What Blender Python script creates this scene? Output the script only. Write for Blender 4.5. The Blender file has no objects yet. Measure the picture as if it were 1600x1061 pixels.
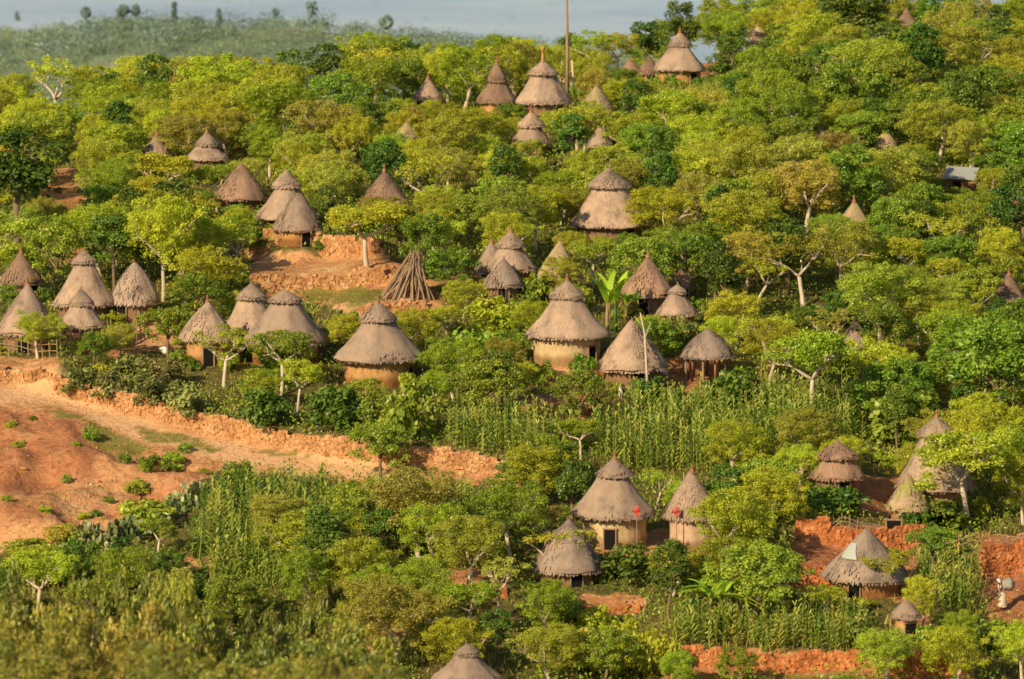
import bpy, bmesh, math, random
import numpy as np
from mathutils import Vector, Matrix
random.seed(7); rng = np.random.default_rng(7)
PI = math.pi
sc = bpy.context.scene
COL = sc.collection
# ------------------------------------------------------------------ camera geometry
F = 7575.0; PITCH = math.radians(7.0)
cp, sp = math.cos(PITCH), math.sin(PITCH)
def ray(px, py):
    u = (px-800.0)/F; v = (530.5-py)/F
    return np.array([u, cp+v*sp, -sp+v*cp])
def proj(x, y, z):
    f = y*cp - z*sp; up = y*sp + z*cp
    return 800+F*x/f, 530.5-F*up/f
def zat(py, Y):
    r = ray(800, py); return r[2]/r[1]*Y
# ------------------------------------------------------------------ terrain
YK = [150,215,230,245,262,285,300,320,345,370,400,430]
COLS = {200:[1200,1400,1240,1085,878,630,505,399,284,198,212,280],
        -200:[1200,1400,1240,1090,890,620,505,412,305,225,240,320],
        0:[1200,1400,1240,1090,885,620,505,410,300,215,230,300],
        400:[1200,1400,1240,1080,870,640,500,388,268,180,195,260],
        800:[1220,1400,1230,1070,865,628,500,370,250,158,155,220],
        1200:[1250,1400,1220,1066,868,655,520,385,250,155,95,78],
        1600:[1250,1400,1220,1066,885,700,560,412,268,165,88,46],
        1800:[1250,1400,1220,1066,885,700,560,412,268,165,92,55]}
CK = sorted(COLS)
TAILY = [490,640,800,1000,1400,2000,3000,9000,20000]
CREST = {-200:66,0:54,200:30,400:38,800:80,1200:130,1600:130,1800:130}
YALL = np.array([-3000,-30,0,60,100]+YK+TAILY, float)
ZT = []
for c in CK:
    z = [-20,-1,-1.8,-20,-27]+[zat(p,Y) for p,Y in zip(COLS[c],YK)]
    z += [-46,-60,zat(CREST[c],800),-72,-122,-130,-130,-40,250]
    ZT.append(z)
ZT = np.array(ZT)
def zraw(x, y):
    x = np.asarray(x,float); y = np.asarray(y,float)
    px = 800+F*x/np.maximum(y,60.)
    px = np.clip(px, CK[0], CK[-1])
    zc = np.stack([np.interp(y, YALL, ZT[i]) for i in range(len(CK))])
    i = np.clip(np.searchsorted(CK, px)-1, 0, len(CK)-2)
    ck = np.array(CK,float)
    t = (px-ck[i])/(ck[i+1]-ck[i]); t = t*t*(3-2*t)
    a = np.take_along_axis(zc, i[None], 0)[0]; b = np.take_along_axis(zc, (i+1)[None], 0)[0]
    return a*(1-t)+b*t
def vnoise(x, y, s, seed=0):
    x = np.asarray(x,float)/s+seed*17.3; y = np.asarray(y,float)/s+seed*9.7
    xi = np.floor(x); yi = np.floor(y); fx = x-xi; fy = y-yi
    fx = fx*fx*(3-2*fx); fy = fy*fy*(3-2*fy)
    def h(a,b):
        n = np.sin(a*127.1+b*311.7+seed*3.1)*43758.5453
        return n-np.floor(n)
    return (h(xi,yi)*(1-fx)+h(xi+1,yi)*fx)*(1-fy)+(h(xi,yi+1)*(1-fx)+h(xi+1,yi+1)*fx)*fy
GX0, GX1, GY0, GY1, GS = -90., 90., 110., 470., 0.5
gx = np.arange(GX0, GX1+.01, GS); gy = np.arange(GY0, GY1+.01, GS)
GXX, GYY = np.meshgrid(gx, gy)
GZ = zraw(GXX.ravel(), GYY.ravel()).reshape(GXX.shape)
def blur(a, n):
    k = 2*n+1
    for ax in (0,1):
        p = np.pad(a, [(n,n) if i==ax else (0,0) for i in range(2)], mode='reflect', reflect_type='odd')
        c = np.cumsum(p, axis=ax); z0 = np.zeros_like(np.take(c,[0],axis=ax)); c = np.concatenate([z0,c],axis=ax)
        L = a.shape[ax]
        a = (np.take(c, np.arange(k,k+L), axis=ax)-np.take(c, np.arange(0,L), axis=ax))/k
    return a
GZ = blur(blur(GZ, 9), 6)
GZ += (vnoise(GXX,GYY,11,1)-.5)*1.0 + (vnoise(GXX,GYY,4,2)-.5)*.35
def gz(x, y):
    if not (GX0 < x < GX1-.6 and GY0 < y < GY1-.6): return float(zraw(np.array([x]),np.array([y]))[0])
    i = (x-GX0)/GS; j = (y-GY0)/GS; a=int(i); b=int(j); u=i-a; v=j-b
    return float((GZ[b,a]*(1-u)+GZ[b,a+1]*u)*(1-v)+(GZ[b+1,a]*(1-u)+GZ[b+1,a+1]*u)*v)
def at(px, py, y0=222., y1=462.):
    r = ray(px, py)
    y = y0; 
    while y < y1:
        t = y/r[1]
        if gz(r[0]*t, y) > r[2]*t: break
        y += .5
    lo, hi = y-.5, y
    for _ in range(12):
        m = (lo+hi)/2; t = m/r[1]
        if gz(r[0]*t, m) > r[2]*t: hi = m
        else: lo = m
    t = hi/r[1]
    return Vector((r[0]*t, hi, gz(r[0]*t, hi)))
def inpoly(px, py, poly):
    px = np.asarray(px,float); py = np.asarray(py,float)
    c = np.zeros(px.shape, bool); n = len(poly)
    for i in range(n):
        x1,y1 = poly[i]; x2,y2 = poly[(i+1)%n]
        if y1==y2: continue
        m = ((y1>py)!=(y2>py)) & (px < (x2-x1)*(py-y1)/(y2-y1)+x1)
        c ^= m
    return c
# terrace steps behind the dry-stone walls: (base line in the photo, height, group word)
WALLS = [
 ([(88,618),(200,648),(330,680),(450,704),(560,722),(690,736),(815,752)], 1.15, 'long dry-stone wall of orange rubble rising above the footpath'),
 ([(-60,604),(20,598),(92,596)], .95, 'short rubble wall at the upper end of the footpath, far left'),
 ([(1050,1046),(1190,1050),(1345,1052)], .95, 'low orange stone terrace wall under the tall maize at the bottom right'),
 ([(1392,1058),(1500,1058)], 1.1, 'short orange stone wall below the tiny granary with orange wall'),
 ([(1246,862),(1330,866),(1440,862)], 1.25, 'orange stone wall behind the wide grey cone hut with a plastic patch'),
 ([(1232,912),(1300,915)], .9, 'orange stone wall just left of the wide grey cone hut'),
 ([(1536,904),(1590,900),(1660,898)], 1.7, 'tall rough orange wall behind the person with the bundle'),
 ([(392,408),(490,414),(592,420)], 1.2, 'upper terrace wall of orange rubble under the pair of huts'),
 ([(395,458),(480,456),(600,452)], 1.0, 'lower stony bank of the orange yard left of the stacked poles'),
 ([(560,492),(665,490)], .7, 'low stone edge just below the stacked poles'),
 ([(700,932),(790,936)], .6, 'broken orange wall beside two thin pale trunks, bottom centre'),
 ([(905,958),(1000,956)], .45, 'broken orange wall under the dark green shrubs, bottom centre'),
 ([(832,652),(945,648)], .8, 'reddish earth and stone bank below the cream walled hut'),
]
wallpts = []
def seg_resample(pts, step):
    out = []
    for a, b in zip(pts[:-1], pts[1:]):
        L = (b-a).length; n = max(1, int(L/step))
        for k in range(n): out.append(a.lerp(b, k/n))
    out.append(pts[-1]); return out
for line, h, lab in WALLS:
    P = [at(*q) for q in line]
    P = seg_resample([Vector((p.x,p.y,0)) for p in P], .5)
    wallpts.append(P)
    A = np.array([(p.x,p.y) for p in P])
    x0,x1 = A[:,0].min(), A[:,0].max()
    order = np.argsort(A[:,0])
    yl = np.interp(GXX, A[order,0], A[order,1])
    sd = GYY-yl-.18
    inx = np.clip((GXX-x0+2.)/2.,0,1)*np.clip((x1+2.-GXX)/2.,0,1)
    st = np.clip((sd+.25)/.5,0,1); st = st*st*(3-2*st)
    GZ += inx*(h*.95)*st*np.exp(-np.maximum(sd,0)/9.) 
# ------------------------------------------------------------------ tags and mesh helpers
def tag(o, label=None, cat=None, group=None, kind=None):
    if label: o['label'] = label
    if cat: o['category'] = cat
    if group: o['group'] = group
    if kind: o['kind'] = kind
    return o
def mesh_np(name, V, Fq, tone=None, mat=None, smooth=False):
    """V (n,3); Fq (m,k) faces all with k verts"""
    V = np.asarray(V, np.float32); Fq = np.asarray(Fq, np.int32)
    me = bpy.data.meshes.new(name)
    me.vertices.add(len(V)); me.vertices.foreach_set('co', V.ravel())
    m, k = Fq.shape
    me.loops.add(m*k); me.loops.foreach_set('vertex_index', Fq.ravel())
    me.polygons.add(m); me.polygons.foreach_set('loop_start', np.arange(m, dtype=np.int32)*k)
    me.polygons.foreach_set('loop_total', np.full(m,k,np.int32))
    if smooth: me.polygons.foreach_set('use_smooth', np.ones(m,bool))
    if tone is not None:
        a = me.attributes.new('tone','FLOAT','FACE'); a.data.foreach_set('value', np.asarray(tone,np.float32))
    me.update(); me.validate()
    if mat: me.materials.append(mat)
    return me
def link(name, me, parent=None, loc=None):
    o = bpy.data.objects.new(name, me); COL.objects.link(o)
    if parent: o.parent = parent
    if loc is not None: o.location = loc
    return o
def empty(name, loc, rz=0, s=1.):
    o = bpy.data.objects.new(name, None); COL.objects.link(o)
    o.location = loc; o.rotation_euler = (0,0,rz); o.empty_display_size = .3
    if s != 1.: o.scale = (s,s,s) if not isinstance(s, tuple) else s
    return o
class MB:
    def __init__(s): s.v=[]; s.f=[]
    def tube(s, pts, rads, n=6, cap=True):
        base=len(s.v)
        for i,p in enumerate(pts):
            p = Vector(p)
            d = (Vector(pts[min(i+1,len(pts)-1)])-Vector(pts[max(i-1,0)]))
            d = d.normalized() if d.length>1e-6 else Vector((0,0,1))
            a = d.cross(Vector((0,0,1)) if abs(d.z)<.9 else Vector((1,0,0))).normalized(); b = d.cross(a)
            for k in range(n):
                t = 2*PI*k/n
                s.v.append(p+(a*math.cos(t)+b*math.sin(t))*rads[i])
        for i in range(len(pts)-1):
            for k in range(n):
                s.f.append((base+i*n+k, base+i*n+(k+1)%n, base+(i+1)*n+(k+1)%n, base+(i+1)*n+k))
        if cap:
            s.f.append(tuple(base+k for k in range(n))[::-1]); L=base+(len(pts)-1)*n
            s.f.append(tuple(L+k for k in range(n)))
        return s
    def box(s, c, h, R=None, jit=0):
        base=len(s.v); c=Vector(c)
        for dx in (-1,1):
            for dy in (-1,1):
                for dz in (-1,1):
                    p = Vector((dx*h[0]*(1+random.uniform(-jit,jit)),dy*h[1]*(1+random.uniform(-jit,jit)),dz*h[2]*(1+random.uniform(-jit,jit))))
                    if R: p = R@p
                    s.v.append(c+p)
        for q in ((0,1,3,2),(4,6,7,5),(0,4,5,1),(2,3,7,6),(0,2,6,4),(1,5,7,3)):
            s.f.append(tuple(base+i for i in q))
        return s
    def build(s, name, mat, parent=None, smooth=False, loc=None):
        me = bpy.data.meshes.new(name); me.from_pydata([tuple(v) for v in s.v], [], s.f)
        me.materials.append(mat)
        if smooth:
            for p in me.polygons: p.use_smooth=True
        me.update()
        return link(name, me, parent, loc)
# ------------------------------------------------------------------ materials
def newmat(name):
    m = bpy.data.materials.new(name); m.use_nodes = True
    nt = m.node_tree; nt.nodes.clear()
    return m, nt, nt.nodes.new, nt.links.new
def ramp(N, L, fac, stops):
    r = N('ShaderNodeValToRGB'); e = r.color_ramp.elements
    while len(e) < len(stops): e.new(.5)
    for el,(p,c) in zip(e, stops): el.position = p; el.color = (*c,1)
    L(fac, r.inputs[0]); return r.outputs[0]
def noise(N, L, scale, detail=4, vec=None, rough=.55):
    n = N('ShaderNodeTexNoise'); n.inputs['Scale'].default_value = scale; n.inputs['Detail'].default_value = detail
    n.inputs['Roughness'].default_value = rough
    if vec is not None: L(vec, n.inputs['Vector'])
    return n.outputs['Fac']
def mixc(N, L, f, a, b, mode='MIX'):
    m = N('ShaderNodeMix'); m.data_type='RGBA'; m.blend_type=mode
    for s,v in ((m.inputs[0],f),(m.inputs[6],a),(m.inputs[7],b)):
        if isinstance(v,(int,float)): s.default_value=v
        elif isinstance(v,tuple): s.default_value=(*v,1)
        else: L(v,s)
    return m.outputs[2]
def math_(N, L, op, a, b=0.5):
    m = N('ShaderNodeMath'); m.operation=op
    for s,v in ((m.inputs[0],a),(m.inputs[1],b)):
        if isinstance(v,(int,float)): s.default_value=v
        else: L(v,s)
    return m.outputs[0]
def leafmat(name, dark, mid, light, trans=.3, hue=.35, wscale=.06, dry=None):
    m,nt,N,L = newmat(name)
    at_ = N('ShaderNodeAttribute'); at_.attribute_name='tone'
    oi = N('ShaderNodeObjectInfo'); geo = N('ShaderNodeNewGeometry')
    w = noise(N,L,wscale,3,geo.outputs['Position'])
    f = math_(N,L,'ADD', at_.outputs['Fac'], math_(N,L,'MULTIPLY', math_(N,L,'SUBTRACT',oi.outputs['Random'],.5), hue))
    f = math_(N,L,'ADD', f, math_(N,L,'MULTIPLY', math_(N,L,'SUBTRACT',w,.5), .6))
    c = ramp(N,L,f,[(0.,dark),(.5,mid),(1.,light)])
    if dry:
        r2 = math_(N,L,'FRACT', math_(N,L,'MULTIPLY', oi.outputs['Random'], 37.7),0)
        r2 = math_(N,L,'MULTIPLY', math_(N,L,'POWER', r2, 5.), .75)
        c = mixc(N,L,r2,c,dry)
    hs_ = N('ShaderNodeHueSaturation'); r3 = math_(N,L,'FRACT', math_(N,L,'MULTIPLY', oi.outputs['Random'], 91.3),0)
    L(math_(N,L,'ADD', math_(N,L,'MULTIPLY', r3, .055), .478), hs_.inputs['Hue'])
    L(math_(N,L,'ADD', math_(N,L,'MULTIPLY', math_(N,L,'FRACT', math_(N,L,'MULTIPLY', oi.outputs['Random'], 53.1),0), .4), .78), hs_.inputs['Value'])
    L(c, hs_.inputs['Color']); c = hs_.outputs[0]
    d = N('ShaderNodeBsdfDiffuse'); L(c,d.inputs[0])
    t = N('ShaderNodeBsdfTranslucent'); L(mixc(N,L,1.,c,(1.,1.,.55),'MULTIPLY'),t.inputs[0])
    g = N('ShaderNodeBsdfGlossy'); g.inputs['Roughness'].default_value=.45; g.inputs[0].default_value=(.9,.95,.8,1)
    x = N('ShaderNodeMixShader'); x.inputs[0].default_value=trans; L(d.outputs[0],x.inputs[1]); L(t.outputs[0],x.inputs[2])
    y = N('ShaderNodeMixShader'); y.inputs[0].default_value=.035; L(x.outputs[0],y.inputs[1]); L(g.outputs[0],y.inputs[2])
    o = N('ShaderNodeOutputMaterial'); L(y.outputs[0],o.inputs[0]); return m
def stdmat(name, colf, rough=.9, bump=None):
    m,nt,N,L = newmat(name)
    b = N('ShaderNodeBsdfPrincipled'); b.inputs['Roughness'].default_value=rough
    b.inputs['Specular IOR Level'].default_value=.15
    c = colf(N,L)
    if isinstance(c,tuple): b.inputs['Base Color'].default_value=(*c,1)
    else: L(c,b.inputs['Base Color'])
    if bump:
        bn = N('ShaderNodeBump'); bn.inputs['Strength'].default_value=bump[1]; bn.inputs['Distance'].default_value=bump[2]
        L(bump[0](N,L), bn.inputs['Height']); L(bn.outputs[0], b.inputs['Normal'])
    o = N('ShaderNodeOutputMaterial'); L(b.outputs[0],o.inputs[0]); return m
M = {}
M['feather'] = leafmat('feathery_leaves',(.17,.24,.018),(.46,.52,.030),(.76,.75,.055),.38,.26, dry=(.56,.44,.10))
M['broad'] = leafmat('broad_leaves',(.07,.14,.016),(.26,.36,.030),(.50,.56,.05),.32)
M['dark'] = leafmat('dark_leaves',(.04,.09,.014),(.12,.20,.022),(.26,.35,.045),.24)
M['olive'] = leafmat('olive_leaves',(.09,.11,.018),(.31,.32,.045),(.62,.50,.08),.32,.5)
M['olivebush'] = leafmat('olive_brown_leaves',(.10,.11,.025),(.27,.26,.07),(.50,.44,.14),.22)
M['maize'] = leafmat('maize_leaves',(.09,.16,.02),(.25,.36,.04),(.66,.62,.13),.34,.55)
M['banana'] = leafmat('banana_leaves',(.18,.34,.025),(.42,.62,.04),(.74,.84,.07),.4)
M['hazy'] = leafmat('hazed_distant_leaves',(.10,.165,.13),(.18,.26,.155),(.31,.38,.18),.1,.6,.02)  # far hill green, dulled by aerial haze mixed into the colour
M['hazydark'] = leafmat('hazed_distant_dark_leaves',(.15,.22,.22),(.21,.29,.27),(.29,.36,.30),.1)  # same, with the blue-grey of the haze stronger in the colour
M['weeds'] = leafmat('weed_leaves',(.07,.14,.015),(.24,.33,.028),(.48,.52,.05),.3)
M['grass'] = leafmat('grass_blades',(.13,.17,.025),(.33,.34,.05),(.60,.50,.13),.3)
M['plainbush'] = leafmat('hazed_plain_leaves',(.26,.35,.40),(.31,.40,.45),(.36,.45,.48),.1)  # blue-grey is the haze over the plain, put into the leaf colour
def pos(N): return N('ShaderNodeNewGeometry').outputs['Position']
def objc(N): return N('ShaderNodeTexCoord').outputs['Object']
def bark_c(a,b):
    def f(N,L):
        v = N('ShaderNodeMapping'); v.inputs['Scale'].default_value=(1,1,.25); L(objc(N),v.inputs[0])
        return mixc(N,L,noise(N,L,5,4,v.outputs[0]),a,b)
    return f
M['bark'] = stdmat('pale_bark', bark_c((.38,.27,.18),(.86,.72,.54)))
M['barkdark'] = stdmat('brown_bark', bark_c((.12,.08,.05),(.34,.24,.15)))
M['wood'] = stdmat('weathered_wood', bark_c((.19,.12,.08),(.50,.34,.20)))
M['darkwood'] = stdmat('dark_wood', bark_c((.07,.045,.03),(.20,.12,.08)))
def thatch(base, dark, moss, mossamt):
    def colf(N,L):
        tc = objc(N)
        sx = N('ShaderNodeSeparateXYZ'); L(tc,sx.inputs[0])
        ang = math_(N,L,'ARCTAN2',sx.outputs[1],sx.outputs[0])
        cb = N('ShaderNodeCombineXYZ'); L(math_(N,L,'MULTIPLY',ang,9.),cb.inputs[0]); L(math_(N,L,'MULTIPLY',sx.outputs[2],1.2),cb.inputs[1])
        L(N('ShaderNodeObjectInfo').outputs['Random'],cb.inputs[2])
        streak = noise(N,L,3.0,5,cb.outputs[0],.7)
        oi = N('ShaderNodeObjectInfo')
        va = N('ShaderNodeVectorMath'); va.operation='ADD'; L(tc,va.inputs[0]); L(oi.outputs['Location'],va.inputs[1])
        patch = noise(N,L,.9,4,va.outputs[0],.6)
        c = ramp(N,L,streak,[(.28,dark),(.5,base),(.75,tuple(min(1,k*1.28) for k in base))])
        c = mixc(N,L,math_(N,L,'MULTIPLY',oi.outputs['Random'],.8),c,tuple(k*q for k,q in zip(base,(.66,.68,.72))))
        c = mixc(N,L,1.,c,ramp(N,L,patch,[(.28,(.50,.47,.45)),(.45,(.9,.9,.9)),(.75,(1.22,1.16,1.08))]),'MULTIPLY')
        mm = noise(N,L,1.3,4,va.outputs[0],.65)
        mf = ramp(N,L,mm,[(.72-mossamt,(0,0,0)),(.92-mossamt,(1,1,1))])
        return mixc(N,L,mf,c,moss)
    def bf(N,L):
        tc = objc(N); sx = N('ShaderNodeSeparateXYZ'); L(tc,sx.inputs[0])
        ang = math_(N,L,'ARCTAN2',sx.outputs[1],sx.outputs[0])
        cb = N('ShaderNodeCombineXYZ'); L(math_(N,L,'MULTIPLY',ang,12.),cb.inputs[0]); L(math_(N,L,'MULTIPLY',sx.outputs[2],2.),cb.inputs[1])
        return noise(N,L,3.0,5,cb.outputs[0],.7)
    return stdmat('thatch', colf, .95, (bf,.7,.12))
M['thatch'] = thatch((.56,.395,.275),(.27,.18,.125),(.30,.28,.08),.02)
M['thatchmoss'] = thatch((.60,.43,.26),(.36,.25,.15),(.46,.43,.11),.24)
M['thatchbrown'] = thatch((.44,.275,.18),(.19,.11,.075),(.36,.27,.11),.06)
M['thatchgrey'] = thatch((.52,.385,.285),(.26,.19,.14),(.42,.36,.16),.05)
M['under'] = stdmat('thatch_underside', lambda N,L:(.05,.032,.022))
def wallc(a,b):
    def f(N,L):
        c = ramp(N,L,noise(N,L,2.2,6,objc(N),.7),[(.3,a),(.7,b)])
        sx = N('ShaderNodeSeparateXYZ'); L(objc(N),sx.inputs[0])
        v = N('ShaderNodeMapping'); v.inputs['Scale'].default_value=(5,5,.6); L(objc(N),v.inputs[0])
        st = noise(N,L,1.,4,v.outputs[0],.6)
        h_ = math_(N,L,'ADD', sx.outputs[2], math_(N,L,'MULTIPLY',st,-.7))
        c = mixc(N,L,1.,c,ramp(N,L,h_,[(.0,(.55,.45,.40)),(.35,(1,1,1))]),'MULTIPLY')
        return mixc(N,L,1.,c,ramp(N,L,st,[(.3,(.72,.68,.64)),(.5,(1,1,1))]),'MULTIPLY')
    return f
wb = (lambda N,L: noise(N,L,6,4,objc(N)), .5, .05)
M['wallcream'] = stdmat('cream_mud_wall', wallc((.50,.33,.15),(.74,.57,.32)), .95, wb)
M['wallorange'] = stdmat('orange_mud_wall', wallc((.42,.20,.075),(.66,.38,.15)), .95, wb)
M['wallpink'] = stdmat('pinkish_mud_wall', wallc((.48,.30,.18),(.70,.50,.34)), .95, wb)
M['wallwood'] = stdmat('wooden_stake_wall', bark_c((.13,.075,.045),(.40,.22,.12)))
M['black'] = stdmat('dark_opening', lambda N,L:(.012,.010,.009))
M['clay'] = stdmat('clay_finial', wallc((.26,.11,.06),(.45,.20,.11)))
M['stone'] = stdmat('orange_stone', lambda N,L: mixc(N,L,1.,ramp(N,L,noise(N,L,.9,5,pos(N),.7),[(.3,(.36,.16,.065)),(.5,(.58,.30,.125)),(.72,(.74,.47,.24))]),
        ramp(N,L,noise(N,L,5,3,pos(N)),[(.3,(.6,.6,.6)),(.7,(1.15,1.15,1.15))]),'MULTIPLY'), .95, (lambda N,L:noise(N,L,7,4,pos(N)),.6,.05))
M['stonered'] = stdmat('red_orange_stone', lambda N,L: mixc(N,L,1.,ramp(N,L,noise(N,L,1.1,5,pos(N),.7),[(.3,(.34,.11,.045)),(.5,(.58,.21,.07)),(.72,(.74,.34,.14))]),
        ramp(N,L,noise(N,L,5,3,pos(N)),[(.3,(.6,.6,.6)),(.7,(1.15,1.15,1.15))]),'MULTIPLY'), .95, (lambda N,L:noise(N,L,7,4,pos(N)),.6,.05))
def plain(name,c,r=.8): M[name] = stdmat(name, lambda N,L,c=c:c, r); return M[name]
plain('yellow_plastic',(.85,.55,.03),.4); plain('white_cloth',(.75,.70,.62)); plain('red_cloth',(.60,.09,.07))
plain('sheet_plastic',(.44,.46,.40),.5); plain('skin',(.16,.08,.045),.6); plain('cream_cloth',(.66,.54,.38)); plain('grey_sack',(.33,.29,.24))
plain('hair',(.02,.015,.012)); plain('tin',(.30,.31,.28),.6); plain('tassel',(.62,.50,.22))
# ------------------------------------------------------------------ clearings (ground colour), as outlines over the photo
SOIL = [ # polygon, kind (1 = tan path, 2 = orange, 3 = red)
 ([(-150,560),(90,556),(112,605),(200,634),(330,672),(460,700),(560,715),(690,726),(820,742),(820,770),(640,748),(560,752),(400,742),(350,726),(300,775),(150,835),(60,850),(-150,880)],2),
 ([(385,395),(600,395),(690,440),(690,500),(560,505),(520,478),(400,470)],2),
 ([(130,500),(300,488),(300,545),(200,560),(110,560)],2),
 ([(1240,822),(1440,822),(1440,935),(1235,930)],3),
 ([(1532,835),(1700,835),(1700,985),(1560,975),(1532,930)],3),
 ([(1045,1022),(1520,1024),(1520,1066),(1040,1062)],3),
 ([(1335,745),(1425,745),(1430,815),(1335,800)],3),
 ([(835,545),(965,560),(960,612),(850,600)],2),
 ([(1030,560),(1125,556),(1125,612),(1030,604)],3),
 ([(700,888),(795,888),(800,925),(705,925)],3),([(900,925),(1000,930),(1000,958),(905,955)],3),
 ([(820,620),(960,615),(965,662),(810,660)],3),
 ([(430,1070),(600,985),(640,975),(640,995),(480,1075)],2),
 ([(285,868),(352,868),(350,892),(280,892)],2),
 ([(55,262),(120,262),(135,330),(70,330)],3),
 ([(85,335),(150,335),(150,410),(90,410)],3),
 ([(1420,880),(1450,880),(1450,1010),(1395,1010)],3),
 ([(930,830),(1110,830),(1110,880),(930,872)],2),
 ([(955,85),(1120,90),(1120,130),(950,125)],3),
]
SOIL += [([(0,640),(60,640),(170,685),(150,745),(20,770),(-60,740)],3),([(150,800),(250,745),(345,712),(345,745),(300,770),(190,822)],3),([(20,800),(90,800),(60,830),(10,830)],3)]
PATH = [(-150,640),(30,612),(90,625),(180,655),(260,682),(330,700),(410,716),(500,724),(560,736)]
GRASSP = [[(135,658),(215,684),(250,706),(190,716),(125,692)],[(200,662),(290,680),(365,702),(340,706),(250,688)],[(60,636),(120,648),(150,662),(90,652)],[(390,700),(470,708),(520,716),(430,712)],[(420,428),(500,435),(650,470),(560,478),(430,455)],
          [(1050,1054),(1400,1052),(1400,1075),(1050,1075)]]
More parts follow.
